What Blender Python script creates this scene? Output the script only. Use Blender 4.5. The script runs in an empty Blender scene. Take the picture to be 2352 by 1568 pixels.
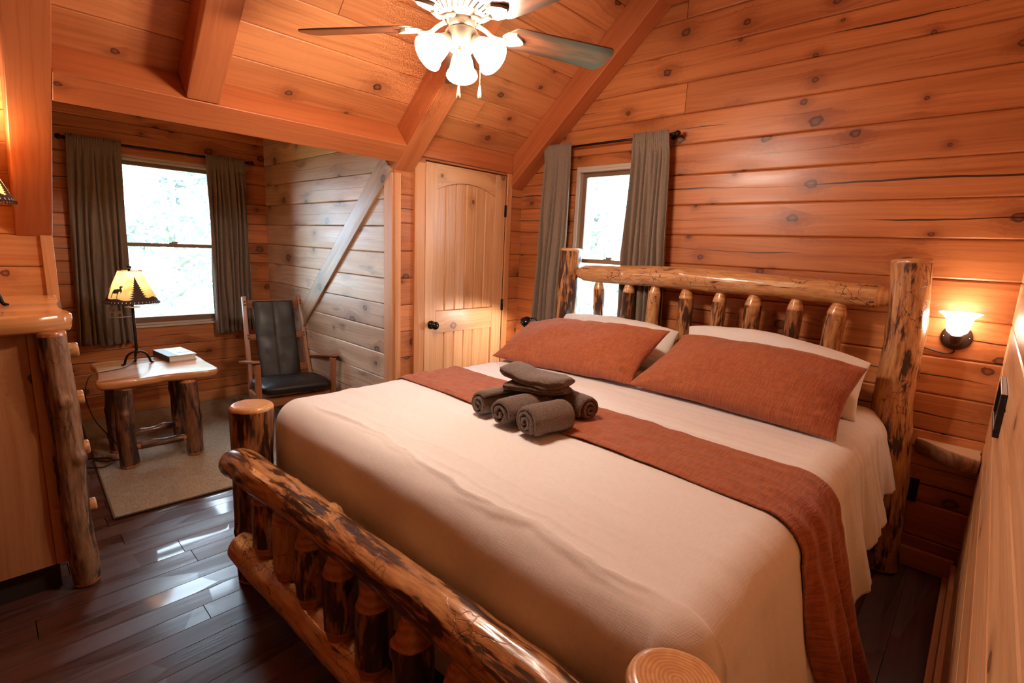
import bpy, bmesh, math, random
from math import sin, cos, pi, radians, sqrt, exp, hypot, atan2
from mathutils import Vector, Matrix, noise, Euler
scene = bpy.context.scene
COL = scene.collection
V = Vector

# ------------------------------------------------------------------ camera
cam = bpy.data.objects.new('camera', bpy.data.cameras.new('camera'))
COL.objects.link(cam)
cam.data.sensor_width = 36.0
cam.data.lens = 36.0 * 1153.07 / 2352
cam.data.clip_start = 0.02
cam.data.clip_end = 200
_R = (Matrix.Rotation(radians(43.3016), 4, 'Z') @ Matrix.Rotation(radians(79.4214), 4, 'X')
      @ Matrix.Rotation(radians(2.5804), 4, 'Z'))
cam.matrix_world = Matrix.Translation((0, 0, 1.49)) @ _R
scene.camera = cam

# ------------------------------------------------------------------ world, exposure
world = bpy.data.worlds.new('world'); scene.world = world
world.use_nodes = True
wb = world.node_tree.nodes['Background']
wb.inputs[0].default_value = (0.70, 0.85, 1.0, 1)
wb.inputs[1].default_value = 13.0
vs = scene.view_settings
vs.view_transform = 'Standard'; vs.look = 'None'; vs.gamma = 1.0; vs.use_curve_mapping = False
vs.exposure = 0.25
FAN_E, SCONCE_E, LAMP_W, DESK_W, BED_W = 158.0, 15.0, 2.4, 20.0, 1.6
cy = scene.cycles
cy.use_denoising = True
cy.max_bounces = 5; cy.diffuse_bounces = 3; cy.glossy_bounces = 2; cy.transmission_bounces = 3
cy.use_light_tree = False; cy.use_adaptive_sampling = True; cy.adaptive_threshold = 0.06; cy.adaptive_min_samples = 20
cy.transparent_max_bounces = 8
cy.sample_clamp_indirect = 6.0
cy.caustics_reflective = False; cy.caustics_refractive = False

# ------------------------------------------------------------------ room numbers
XD, YB, XR, XW, YA = -2.883, 3.10, 0.085, -5.0, 1.888     # door wall, back wall, right wall, window wall, alcove side wall
XK = -3.46                                               # low wall behind the dresser
PIT = radians(41.4)
U = V((cos(PIT), 0, sin(PIT))); NR = V((-sin(PIT), 0, cos(PIT)))   # up the slope; out through the roof
P0 = V((-2.883, 0, 1.945))
def rp(s, y, d=0.0):                                     # point on the roof: s up the slope, d outwards
    return P0 + U * s + V((0, y, 0)) + NR * d

# ------------------------------------------------------------------ object helpers
def tag(o, label=None, cat=None, group=None, kind=None):
    if label: o['label'] = label
    if cat: o['category'] = cat
    if group: o['group'] = group
    if kind: o['kind'] = kind
    return o
def thing(name, label, cat, loc=(0, 0, 0), rz=0.0, group=None):
    o = bpy.data.objects.new(name, None); COL.objects.link(o)
    o.empty_display_size = 0.05
    o.location = loc; o.rotation_euler = (0, 0, rz)
    return tag(o, label, cat, group)
def obj(name, bm, mats, parent=None, smooth=False, bevel=0.0, angle=40):
    me = bpy.data.meshes.new(name)
    bm.normal_update()
    bm.to_mesh(me); bm.free()
    for m in (mats if isinstance(mats, (list, tuple)) else [mats]): me.materials.append(m)
    if smooth:
        for p in me.polygons: p.use_smooth = True
    o = bpy.data.objects.new(name, me); COL.objects.link(o)
    if parent: o.parent = parent
    if bevel:
        md = o.modifiers.new('bevel', 'BEVEL'); md.width = bevel; md.segments = 2; md.limit_method = 'ANGLE'; md.angle_limit = radians(40)
        for p in me.polygons: p.use_smooth = True
        w = o.modifiers.new('wn', 'WEIGHTED_NORMAL'); w.keep_sharp = False
    return o
def structure(name, bm, mats, parent=None, **k):
    o = obj(name, bm, mats, parent, **k)
    if parent is None: o['kind'] = 'structure'
    return o
def copy_tree(o, parent=None):
    c = o.copy(); COL.objects.link(c); c.parent = parent
    for ch in list(o.children): copy_tree(ch, c)
    return c
def new():
    bm = bmesh.new()
    bm.loops.layers.uv.new('UVMap'); bm.loops.layers.uv.new('loc')
    return bm
def n3(p, s=1.0): return noise.noise(V(p) * s)

# box with wood UVs: u along the longest axis; M places it
def box(bm, c, d, M=None, mi=0, seed=None, ax=None):
    c = V(c); d = V(d)
    if ax is None: ax = max(range(3), key=lambda i: d[i])
    uv = bm.loops.layers.uv['UVMap']; lo = bm.loops.layers.uv['loc']
    rnd = random.Random(seed if seed is not None else int((c.x * 131 + c.y * 733 + c.z * 977) * 50))
    ou, ov, rid = rnd.random() * 40, rnd.random() * 40, rnd.random()
    vs_ = []
    for i in range(8):
        s = V(((i & 1) - .5, ((i >> 1) & 1) - .5, ((i >> 2) & 1) - .5))
        vs_.append(V((s.x * d.x, s.y * d.y, s.z * d.z)))
    bv = [bm.verts.new((M @ (c + p)) if M else (c + p)) for p in vs_]
    for idx, na in (((0, 2, 3, 1), 2), ((4, 5, 7, 6), 2), ((0, 1, 5, 4), 1), ((2, 6, 7, 3), 1), ((0, 4, 6, 2), 0), ((1, 3, 7, 5), 0)):
        f = bm.faces.new([bv[i] for i in idx]); f.material_index = mi
        oth = [a for a in range(3) if a != ax and a != na]
        for l, i in zip(f.loops, idx):
            p = vs_[i]
            if na == ax: u_, v_ = p[oth[0]] * .3, p[oth[1]]
            else: u_, v_ = p[ax], p[oth[0]] + (na * .37)
            l[uv].uv = (u_ + ou, v_ + ov)
            l[lo].uv = (rid, 0.5 + p[oth[0]] / max(d[oth[0]], 1e-4))
    return bv
def frame(origin, x, y, z): # matrix with given axes
    M = Matrix.Identity(4)
    for i, a in enumerate((x, y, z)):
        a = V(a)
        for r in range(3): M[r][i] = a[r]
    for r in range(3): M[r][3] = V(origin)[r]
    return M
def bar(bm, a, b, w, h, up=(0, 0, 1), mi=0, seed=None):   # rectangular bar from a to b
    a = V(a); b = V(b); x = (b - a); L = x.length; x.normalize()
    y = V(up).cross(x).normalized(); z = x.cross(y)
    box(bm, (0, 0, 0), (L, w, h), frame((a + b) / 2, x, y, z), mi, seed, ax=0)

# boards laid side by side: origin o, along A, across B, facing N
def planks(bm, o, A, B, N, length, edges, openings=(), joints={}, depth=.10, bev=.007, gap=.010, seed=1, mi=0, lenclip=None):
    o, A, B, N = V(o), V(A), V(B), V(N)
    uv = bm.loops.layers.uv['UVMap']; lo = bm.loops.layers.uv['loc']
    rnd = random.Random(seed)
    for k in range(len(edges) - 1):
        z0, z1 = edges[k], edges[k + 1]
        prof = [(z0, -gap), (z0 + bev * .35, -bev * .35), (z0 + bev, 0), (z1 - bev, 0), (z1 - bev * .35, -bev * .35), (z1, -gap)]
        cuts = sorted({z0, z1} | {z for op in openings for z in (op[2], op[3]) if z0 < z < z1})
        lim = (0, length) if lenclip is None else lenclip(z0, z1)
        js = sorted(j for j in joints.get(k, []) if lim[0] < j < lim[1])
        segs = list(zip([lim[0]] + js, js + [lim[1]]))
        for (sa, sb) in segs:
            ou, ov, rid = rnd.random() * 50, rnd.random() * 50, rnd.random()
            for c0, c1 in zip(cuts[:-1], cuts[1:]):
                zm = (c0 + c1) / 2
                spans = [(sa, sb)]
                for (xa, xb, ya, yb) in openings:
                    if ya < zm < yb:
                        ns = []
                        for (p, q) in spans:
                            if xb <= p or xa >= q: ns.append((p, q)); continue
                            if xa > p: ns.append((p, xa))
                            if xb < q: ns.append((xb, q))
                        spans = ns
                pr = [(z, d) for z, d in prof if c0 - 1e-6 <= z <= c1 + 1e-6]
                if not pr: pr = [(c0, 0), (c1, 0)]
                if pr[0][0] > c0 + 1e-6: pr.insert(0, (c0, 0))
                if pr[-1][0] < c1 - 1e-6: pr.append((c1, 0))
                pr = pr + [(c1, -depth), (c0, -depth)]
                for (p, q) in spans:
                    if len(js): p2, q2 = (p + .0015 if p in js else p), (q - .0015 if q in js else q)
                    else: p2, q2 = p, q
                    ra = [bm.verts.new(o + A * p2 + B * z + N * d) for z, d in pr]
                    rb = [bm.verts.new(o + A * q2 + B * z + N * d) for z, d in pr]
                    n = len(pr)
                    for i in range(n):
                        j = (i + 1) % n
                        f = bm.faces.new((ra[i], rb[i], rb[j], ra[j])); f.material_index = mi
                        for l, (uu, zz) in zip(f.loops, ((p2, pr[i][0]), (q2, pr[i][0]), (q2, pr[j][0]), (p2, pr[j][0]))):
                            l[uv].uv = (uu + ou, zz - z0 + ov); l[lo].uv = (rid, (zz - z0) / (z1 - z0))
                    for ring in (ra, rb):
                        f = bm.faces.new(ring); f.material_index = mi
                        for l, (zz, dd) in zip(f.loops, pr): l[uv].uv = (dd + ou, zz - z0 + ov); l[lo].uv = (rid, .5)
    bmesh.ops.recalc_face_normals(bm, faces=bm.faces)

def tube(bm, pts, r, segs=8, closed=False, mi=0, caps=True):
    pts = [V(p) for p in pts]; n = len(pts)
    rr = r if isinstance(r, (list, tuple)) else [r] * n
    rings = []; prev = None
    for i, p in enumerate(pts):
        if closed: t = pts[(i + 1) % n] - pts[i - 1]
        else: t = pts[min(i + 1, n - 1)] - pts[max(i - 1, 0)]
        t.normalize()
        if prev is None: prev = t.orthogonal().normalized()
        a = (prev - t * prev.dot(t)).normalized(); b = t.cross(a); prev = a
        rings.append([bm.verts.new(p + a * cos(2 * pi * k / segs) * rr[i] + b * sin(2 * pi * k / segs) * rr[i]) for k in range(segs)])
    m = n if closed else n - 1
    for i in range(m):
        A_, B_ = rings[i], rings[(i + 1) % n]
        for k in range(segs):
            f = bm.faces.new((A_[k], A_[(k + 1) % segs], B_[(k + 1) % segs], B_[k])); f.smooth = True; f.material_index = mi
    if caps and not closed:
        bm.faces.new(rings[0][::-1]).material_index = mi; bm.faces.new(rings[-1]).material_index = mi
def lathe(bm, prof, segs=32, M=None, mi=0, capa=False, capb=False):
    rings = []
    for r, z in prof:
        ring = [V((r * cos(2 * pi * k / segs), r * sin(2 * pi * k / segs), z)) for k in range(segs)]
        rings.append([bm.verts.new(M @ p if M else p) for p in ring])
    for A_, B_ in zip(rings[:-1], rings[1:]):
        for k in range(segs):
            f = bm.faces.new((A_[k], A_[(k + 1) % segs], B_[(k + 1) % segs], B_[k])); f.smooth = True; f.material_index = mi
    if capa: bm.faces.new(rings[0][::-1]).material_index = mi
    if capb: bm.faces.new(rings[-1]).material_index = mi
def smoothpath(pts, n=12):       # Catmull-Rom
    pts = [V(p) for p in pts]; P = [pts[0] * 2 - pts[1]] + pts + [pts[-1] * 2 - pts[-2]]; out = []
    for i in range(1, len(P) - 2):
        for k in range(n):
            t = k / n
            a, b, c, d = P[i - 1], P[i], P[i + 1], P[i + 2]
            out.append(.5 * ((2 * b) + (c - a) * t + (2 * a - 5 * b + 4 * c - d) * t * t + (3 * b - a - 3 * c + d) * t ** 3))
    out.append(pts[-1]); return out

# log: irregular trunk along a path. ends: 'flat', 'cone', 'none'. material 0 body, 1 peeled ends
def log(bm, pts, r, seed, segs=40, step=.018, rough=.05, knots=4, ends=('flat', 'flat'), cone=.05, tip=.35, wob=.0, ridge=.0):
    rnd = random.Random(seed)
    pts = [V(p) for p in pts]
    path = smoothpath(pts, 24) if len(pts) > 2 else [pts[0].lerp(pts[1], i / 60) for i in range(61)]
    cum = [0]
    for a, b in zip(path[:-1], path[1:]): cum.append(cum[-1] + (b - a).length)
    L = cum[-1]
    def at(s):
        s = max(0, min(L, s))
        for i in range(len(cum) - 1):
            if cum[i + 1] >= s:
                t = (s - cum[i]) / max(1e-9, cum[i + 1] - cum[i]); return path[i].lerp(path[i + 1], t)
        return path[-1]
    kn = [(rnd.uniform(.08, .92) * L, rnd.uniform(0, 2 * pi), rnd.uniform(.013, .026), rnd.uniform(.2, .42)) for _ in range(knots)]
    S = []                                              # (s, radius factor, material)
    def endseq(kind, flip):
        if kind == 'cone': q = [(0, tip, 1), (cone * .05, tip + .02, 1), (cone * .35, tip + (1 - tip) * .45, 1), (cone * .7, .86, 1), (cone * .93, .97, 1), (cone, 1.0, 0)]
        else: q = [(0, .80, 1), (.002, .88, 1), (.006, .95, 1), (.013, .99, 1), (.02, 1.0, 0)]
        return q if not flip else [(L - a, b, c) for a, b, c in q][::-1]
    qa, qb = endseq(ends[0], False), endseq(ends[1], True)
    S = qa[:]
    s = qa[-1][0] + step
    while s < qb[0][0] - step * .5: S.append((s, 1.0, 0)); s += step
    S += qb
    off = V((rnd.random() * 50, rnd.random() * 50, rnd.random() * 50))
    lg = bm.verts.layers.float_vector.get('lg') or bm.verts.layers.float_vector.new('lg')
    er = bm.verts.layers.float.get('er') or bm.verts.layers.float.new('er')
    rings = []; prev = None
    for s, rf, mi in S:
        t = (at(s + .01) - at(s - .01)).normalized()
        if prev is None: prev = t.orthogonal().normalized()
        a = (prev - t * prev.dot(t)).normalized(); b = t.cross(a); prev = a
        c = at(s)
        c = c + a * wob * noise.noise(off + V((s * 3, 0, 0))) + b * wob * noise.noise(off + V((0, s * 3, 9)))
        rs = r(s / L) if callable(r) else r
        ring = []
        for k in range(segs):
            th = 2 * pi * k / segs
            q = off + V((cos(th) * 1.3, sin(th) * 1.3, s * 5))
            rad = rs * (1 + rough * (noise.noise(q) * 1.3 + .5 * noise.noise(q * 2.7)))
            if ridge: rad *= 1 + ridge * abs(noise.noise(off + V((cos(th) * 5, sin(th) * 5, s * 2.2))))
            for ks, kt, kr, kh in kn:
                dth = (th - kt + pi) % (2 * pi) - pi
                dd = hypot(s - ks, dth * rs) / kr
                if dd < 2.5: rad += kr * kh * (exp(-dd ** 4) * .9 + .35 * exp(-dd * dd * .45)) - (kr * .12 * exp(-((dd) * 3) ** 2))
            rad *= rf
            v = bm.verts.new(c + a * cos(th) * rad + b * sin(th) * rad)
            v[lg] = V((cos(th) * rs, sin(th) * rs, s)) + off; v[er] = rs * rf
            ring.append(v)
        rings.append((ring, mi, c, t))
    for (A_, ma, _, _), (B_, mb, _, _) in zip(rings[:-1], rings[1:]):
        for k in range(segs):
            f = bm.faces.new((A_[k], A_[(k + 1) % segs], B_[(k + 1) % segs], B_[k])); f.smooth = True
            f.material_index = 1 if (ma == 1 or mb == 1) else 0
    for ring, mi, c, t in (rings[0], rings[-1]):
        cc = bm.verts.new(c); cc[lg] = off
        for k in range(segs):
            q = (ring[k], ring[(k + 1) % segs], cc)
            f = bm.faces.new(q); f.material_index = 1
            ring[k][lg] = off + V((0, 0, 0)) if False else ring[k][lg]
    bmesh.ops.recalc_face_normals(bm, faces=bm.faces)

# ------------------------------------------------------------------ material helpers
class NT:
    def __init__(s, name):
        s.m = bpy.data.materials.new(name); s.m.use_nodes = True; s.t = s.m.node_tree
        s.b = s.t.nodes['Principled BSDF']; s.out = s.t.nodes['Material Output']
    def n(s, ty, **k):
        x = s.t.nodes.new(ty)
        for a, b in k.items(): setattr(x, a, b)
        return x
    def l(s, a, b): s.t.links.new(a, b)
    def inp(s, sock, v):
        if isinstance(v, bpy.types.NodeSocket): s.l(v, sock)
        elif v is not None: sock.default_value = v
    def math(s, op, a, b=None, c=None, clamp=False):
        x = s.n('ShaderNodeMath', operation=op, use_clamp=clamp)
        for i, v in enumerate((a, b, c)):
            if v is not None: s.inp(x.inputs[i], v)
        return x.outputs[0]
    def vmath(s, op, a, b=None):
        x = s.n('ShaderNodeVectorMath', operation=op); s.inp(x.inputs[0], a)
        if b is not None: s.inp(x.inputs[1], b)
        return x.outputs[1] if op in ('LENGTH', 'DISTANCE') else x.outputs[0]
    def xyz(s, x=0., y=0., z=0.):
        c = s.n('ShaderNodeCombineXYZ')
        for i, v in enumerate((x, y, z)): s.inp(c.inputs[i], v)
        return c.outputs[0]
    def sep(s, v):
        c = s.n('ShaderNodeSeparateXYZ'); s.l(v, c.inputs[0]); return c.outputs
    def noise(s, vec, scale=1., detail=3., rough=.5, dist=0.):
        x = s.n('ShaderNodeTexNoise'); s.inp(x.inputs['Vector'], vec); x.inputs['Scale'].default_value = scale
        x.inputs['Detail'].default_value = detail; x.inputs['Roughness'].default_value = rough; x.inputs['Distortion'].default_value = dist
        return x.outputs['Fac']
    def ramp(s, fac, stops, interp='LINEAR'):
        x = s.n('ShaderNodeValToRGB'); s.inp(x.inputs[0], fac); e = x.color_ramp.elements; x.color_ramp.interpolation = interp
        while len(e) < len(stops): e.new(.5)
        for el, (p, c) in zip(e, stops): el.position = p; el.color = (*c, 1) if len(c) == 3 else c
        return x.outputs[0]
    def mr(s, v, a, b, c=0., d=1., smooth=True):
        x = s.n('ShaderNodeMapRange', interpolation_type='SMOOTHSTEP' if smooth else 'LINEAR')
        s.inp(x.inputs[0], v); s.inp(x.inputs[1], a); s.inp(x.inputs[2], b); s.inp(x.inputs[3], c); s.inp(x.inputs[4], d); return x.outputs[0]
    def mix(s, f, a, b, mode='MIX'):
        x = s.n('ShaderNodeMix', data_type='RGBA', blend_type=mode)
        s.inp(x.inputs[0], f)
        for i, v in ((6, a), (7, b)):
            if isinstance(v, tuple) and len(v) == 3: v = (*v, 1)
            s.inp(x.inputs[i], v)
        return x.outputs[2]
    def bump(s, h, strength=.3, dist=.01):
        x = s.n('ShaderNodeBump'); s.l(h, x.inputs['Height']); x.inputs['Strength'].default_value = strength; x.inputs['Distance'].default_value = dist
        s.l(x.outputs[0], s.b.inputs['Normal']); return x.outputs[0]
    def P(s, **k):
        for a, v in k.items():
            a = a.replace('_', ' ')
            if isinstance(v, tuple) and len(v) == 3: v = (*v, 1)
            s.inp(s.b.inputs[a], v)

def plain(name, col, rough=.5, metal=0., **k):
    t = NT(name); t.P(Base_Color=col, Roughness=rough, Metallic=metal, **k); return t.m

def wood(name, c1, c2, knotcol, kd=.5, ksc=(1.7, 5.0), gloss=.35, tint=.25, crack=0.0, grain=1.0, bump=.25, coat=0.0, blot=0.0, cr=.12, ksz=1.):
    t = NT(name)
    uv = t.n('ShaderNodeUVMap', uv_map='UVMap').outputs[0]
    lo = t.n('ShaderNodeUVMap', uv_map='loc').outputs[0]
    rid, vl, _ = t.sep(lo)
    u, v, _ = t.sep(uv)
    sc = t.vmath('MULTIPLY', uv, (ksc[0], ksc[1], 0))
    vo = t.n('ShaderNodeTexVoronoi', voronoi_dimensions='2D', feature='F1'); t.l(sc, vo.inputs['Vector']); vo.inputs['Scale'].default_value = 1
    vo.inputs['Randomness'].default_value = .9
    diff = t.vmath('SUBTRACT', sc, vo.outputs['Position'])
    diff = t.vmath('MULTIPLY', diff, (.78 / ksc[0], 1 / ksc[1], 0))
    wob = t.noise(t.vmath('MULTIPLY', uv, (40, 40, 0)), 1, 2)
    d = t.math('MULTIPLY', t.vmath('LENGTH', diff), t.mr(wob, .2, .8, .8, 1.25))
    cr, cg, _ = t.sep(vo.outputs['Color'])
    has = t.math('LESS_THAN', cr, kd)
    size = t.math('MULTIPLY_ADD', t.math('POWER', cg, 1.6), .022 * ksz, .008 * ksz)
    q = t.math('DIVIDE', d, size)
    core = t.math('MULTIPLY', t.mr(q, .85, 1.1, 1., 0.), has)
    inner = t.math('MULTIPLY', t.mr(q, .3, .75, 1., 0.), has)
    halo = t.math('MULTIPLY', t.math('EXPONENT', t.math('MULTIPLY', t.math('MULTIPLY', q, q), -.10)), has)
    dx, dy, _ = t.sep(diff)
    vw = t.math('SUBTRACT', v, t.math('MULTIPLY', dy, t.math('MULTIPLY', halo, .85)))
    warp = t.noise(t.xyz(t.math('MULTIPLY', u, 1.1), t.math('MULTIPLY', v, 3.2)), 1, 2)
    vw = t.math('ADD', vw, t.math('MULTIPLY', warp, .09))
    g1 = t.noise(t.xyz(t.math('MULTIPLY', u, 1.0 * grain), t.math('MULTIPLY', vw, 55 * grain)), 1, 3, .55)
    g2 = t.noise(t.xyz(t.math('MULTIPLY', u, .8 * grain), t.math('MULTIPLY', vw, 14 * grain)), 1, 2)
    g3 = t.noise(t.xyz(t.math('MULTIPLY', u, 9), t.math('MULTIPLY', vw, 420)), 1, 1)
    g = t.math('ADD', t.math('ADD', t.math('MULTIPLY', g1, .45), t.math('MULTIPLY', g2, .45)), t.math('MULTIPLY', g3, .18))
    g = t.math('ADD', g, t.math('MULTIPLY', halo, -.12))
    col = t.ramp(g, [(.38, c2), (.60, c1)])
    if blot:
        b = t.noise(t.xyz(t.math('MULTIPLY', u, 2.2), t.math('MULTIPLY', v, 9.)), 1, 3)
        col = t.mix(t.mr(b, .58, .78, 0, blot), col, knotcol)
    tn = t.n('ShaderNodeTexWhiteNoise', noise_dimensions='1D'); t.l(rid, tn.inputs['W'])
    val = t.mr(tn.outputs[0], 0, 1, 1 - tint, 1 + tint * .35, smooth=False)
    col = t.mix(1., col, t.xyz(val, t.math('POWER', val, 1.25), t.math('POWER', val, 1.5)), 'MULTIPLY')
    kc = t.mix(inner, knotcol, tuple(a * .6 + b * .42 for a, b in zip(knotcol, c2)))
    col = t.mix(t.math('MULTIPLY', halo, .42), col, tuple(a * .55 for a in c2))
    col = t.mix(t.math('MULTIPLY', core, .92), col, kc)
    hgt = t.math('ADD', t.math('MULTIPLY', g1, .5), t.math('MULTIPLY', g3, .25))
    if crack:
        cu = t.math('ADD', t.math('MULTIPLY', t.noise(t.xyz(t.math('MULTIPLY', u, 1.6), t.math('MULTIPLY', rid, 77)), 1, 3), .32), .34)
        dist = t.math('ABSOLUTE', t.math('SUBTRACT', vl, cu))
        msk = t.mr(t.noise(t.xyz(t.math('MULTIPLY', u, .9), t.math('MULTIPLY', rid, 31)), 1, 2), .46, .64, 0., crack * .016)
        ck = t.math('MULTIPLY', t.math('LESS_THAN', dist, msk), t.math('GREATER_THAN', msk, .001))
        col = t.mix(t.math('MULTIPLY', ck, .9), col, (.012, .005, .004))
        hgt = t.math('SUBTRACT', hgt, t.math('MULTIPLY', ck, 2.))
    t.P(Base_Color=col, Roughness=t.mr(g2, .3, .7, gloss - .05, gloss + .09), Coat_Weight=coat, Coat_Roughness=cr)
    t.bump(hgt, bump, .002)
    return t.m

def logmat(name, light, mid, dark, cover=.5, rough=.28, coat=.6, veins=.5, streak=1.0):
    t = NT(name)
    p = t.n('ShaderNodeAttribute', attribute_name='lg').outputs['Vector']
    a = t.vmath('MULTIPLY', p, (19, 19, 3.6 * streak))
    n1 = t.noise(a, 1, 4, .62, .6)
    n2 = t.noise(t.vmath('MULTIPLY', p, (60, 60, 9)), 1, 3, .6)
    n3_ = t.noise(t.vmath('MULTIPLY', p, (190, 190, 16)), 1, 2)
    nz = t.n('ShaderNodeTexNoise'); t.l(p, nz.inputs['Vector']); nz.inputs['Scale'].default_value = 9; nz.inputs['Detail'].default_value = 3
    dp = t.vmath('ADD', t.vmath('MULTIPLY', p, (22, 22, 15)), t.vmath('MULTIPLY', nz.outputs['Color'], (3.5, 3.5, 3.5)))
    vo = t.n('ShaderNodeTexVoronoi', feature='DISTANCE_TO_EDGE'); t.l(dp, vo.inputs['Vector']); vo.inputs['Scale'].default_value = .8
    gate = t.mr(t.noise(t.vmath('MULTIPLY', p, (7, 7, 4)), 1, 1), .48, .6)
    vein = t.math('MULTIPLY', t.mr(vo.outputs['Distance'], .0, .035, 1., 0.), t.math('MULTIPLY', gate, veins))
    base = t.mix(t.mr(n2, .3, .7), light, mid)
    f = t.math('ADD', n1, t.math('MULTIPLY', t.math('SUBTRACT', n2, .5), .5))
    lo_ = .62 - cover * .26
    col = t.mix(t.mr(f, lo_, lo_ + .09), base, mid)
    col = t.mix(t.mr(f, lo_ + .05, lo_ + .13), col, dark)
    col = t.mix(t.mr(n3_, .62, .72, 0, .5), col, dark)
    col = t.mix(vein, col, tuple(x * .5 for x in dark))
    t.P(Base_Color=col, Roughness=t.mr(f, .4, .7, rough, rough + .14), Coat_Weight=coat, Coat_Roughness=.09)
    t.bump(t.math('ADD', t.math('MULTIPLY', n2, .6), t.math('ADD', t.math('MULTIPLY', f, -.6), t.math('MULTIPLY', vein, -.5))), .55, .004)
    return t.m
def peeled(name, c1, c2):
    t = NT(name)
    tc = t.n('ShaderNodeTexCoord').outputs['Object']
    er = t.n('ShaderNodeAttribute', attribute_name='er').outputs['Fac']
    w = t.noise(t.vmath('MULTIPLY', tc, (70, 70, 130)), 1, 3)
    w2 = t.noise(tc, 14, 3)
    rg = t.math('MULTIPLY_ADD', t.math('SINE', t.math('ADD', t.math('MULTIPLY', er, 850.), t.math('MULTIPLY', w2, 9.))), .5, .5)
    col = t.ramp(t.math('ADD', t.math('MULTIPLY', w, .35), t.math('ADD', t.math('MULTIPLY', w2, .4), t.math('MULTIPLY', rg, .2))), [(.34, c2), (.62, c1)])
    t.P(Base_Color=col, Roughness=.32, Coat_Weight=.4, Coat_Roughness=.12)
    t.bump(w, .2, .002); return t.m
def cloth(name, col, col2, sx, sy, strength=.4, rough=.85, sheen=.3, crinkle=0., sheencol=(1, 1, 1)):
    t = NT(name)
    uv = t.n('ShaderNodeUVMap', uv_map='UVMap').outputs[0]
    nz = t.n('ShaderNodeTexNoise'); t.l(uv, nz.inputs['Vector']); nz.inputs['Scale'].default_value = 9.; nz.inputs['Detail'].default_value = 3
    wuv = t.vmath('ADD', uv, t.vmath('MULTIPLY', t.vmath('SUBTRACT', nz.outputs['Color'], (.5, .5, .5)), (.012, .012, 0)))
    a = t.noise(t.vmath('MULTIPLY', wuv, (sx, sx * .07, 0)), 1, 2)
    b = t.noise(t.vmath('MULTIPLY', wuv, (sy * .07, sy, 0)), 1, 2)
    h = t.math('ADD', a, b)
    if crinkle:
        a2 = t.noise(t.vmath('MULTIPLY', wuv, (crinkle, crinkle * .12, 0)), 1, 2, .6)
        b2 = t.noise(t.vmath('MULTIPLY', wuv, (crinkle * .10, crinkle * .55, 0)), 1, 2, .6)
        h2 = t.math('ADD', t.math('MULTIPLY', a2, 1.3), t.math('MULTIPLY', b2, .7))
        h = t.math('ADD', t.math('MULTIPLY', h, .25), h2)
        c = t.mix(t.mr(h2, .82, 1.15), col2, col)
    else:
        c = t.mix(t.mr(h, .8, 1.2), col2, col)
    t.P(Base_Color=c, Roughness=rough, Sheen_Weight=sheen, Sheen_Roughness=.5)
    t.bump(h, strength, .0035); return t.m

# materials
KN = (.075, .022, .010)
M = {}
M['pine'] = wood('pine_wall', (.66, .238, .080), (.42, .122, .038), KN, kd=.85, ksc=(1.9, 6.), crack=1.6, gloss=.34, tint=.24)
M['ceil'] = wood('pine_ceiling', (.70, .262, .096), (.47, .147, .048), KN, kd=.8, ksc=(2.1, 5.5), gloss=.4, tint=.28)
M['beam'] = wood('beam_fir', (.54, .158, .050), (.39, .092, .027), KN, kd=.06, gloss=.42, grain=1.3, tint=.1)
M['pale'] = wood('pale_pine', (.78, .56, .38), (.56, .35, .21), (.12, .055, .032), kd=.95, crack=.4, gloss=.36, tint=.22, blot=.75, ksz=1.35)
M['palebeam'] = wood('pale_timber', (.55, .35, .21), (.30, .165, .09), KN, kd=.2, gloss=.35, grain=1.2)
M['door'] = wood('door_pine', (.80, .45, .23), (.60, .27, .115), (.12, .04, .02), kd=.35, gloss=.38, tint=.08)
M['trim'] = wood('trim_pine', (.74, .34, .14), (.60, .24, .085), KN, kd=.15, gloss=.38, tint=.1)
M['knee'] = wood('knee_pine', (.72, .31, .11), (.55, .19, .06), KN, kd=.55, gloss=.34, tint=.12)
M['panel'] = wood('panel_pine', (.56, .26, .115), (.42, .165, .06), (.05, .018, .012), kd=.55, ksc=(1.6, 4.2), gloss=.42, tint=.15, blot=.18)
M['right'] = wood('right_pine', (.82, .44, .21), (.60, .27, .11), (.09, .035, .02), kd=.35, gloss=.36, tint=.15, blot=.3)
M['oak'] = wood('oak', (.40, .150, .058), (.24, .075, .025), (.1, .03, .012), kd=0., gloss=.36, grain=1.6)
M['floor'] = wood('dark_floor', (.092, .031, .020), (.040, .013, .009), (.02, .007, .005), kd=.12, gloss=.30, tint=.22, bump=.45, crack=.25, coat=.8, cr=.40)
M['slab'] = wood('slab_wood', (.68, .31, .11), (.50, .18, .05), (.2, .07, .03), kd=.1, gloss=.14, grain=.6, coat=.5)
M['bark'] = wood('bark', (.50, .22, .09), (.03, .014, .01), (.01, .006, .005), kd=.3, gloss=.6, bump=.9, grain=1.2, blot=.8)
M['log'] = logmat('bed_log', (.62, .31, .125), (.33, .125, .042), (.050, .020, .012), cover=.68)
M['logpost'] = logmat('head_post_log', (.68, .35, .14), (.40, .155, .055), (.050, .020, .012), cover=.52, veins=.9)
M['logl'] = logmat('bed_log_light', (.70, .38, .16), (.50, .215, .08), (.07, .028, .016), cover=.16, veins=1.)
M['logd'] = logmat('bed_log_dark', (.40, .17, .065), (.18, .065, .026), (.034, .014, .009), cover=.85)
M['loggrey'] = logmat('old_log', (.36, .19, .095), (.18, .082, .04), (.038, .018, .012), cover=.66, rough=.5, coat=.12, streak=.5)
M['logtbl'] = logmat('table_log', (.26, .11, .05), (.14, .055, .027), (.035, .016, .012), cover=.75, rough=.4, coat=.25)
M['peel'] = peeled('peeled', (.76, .42, .18), (.56, .24, .085))
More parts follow.
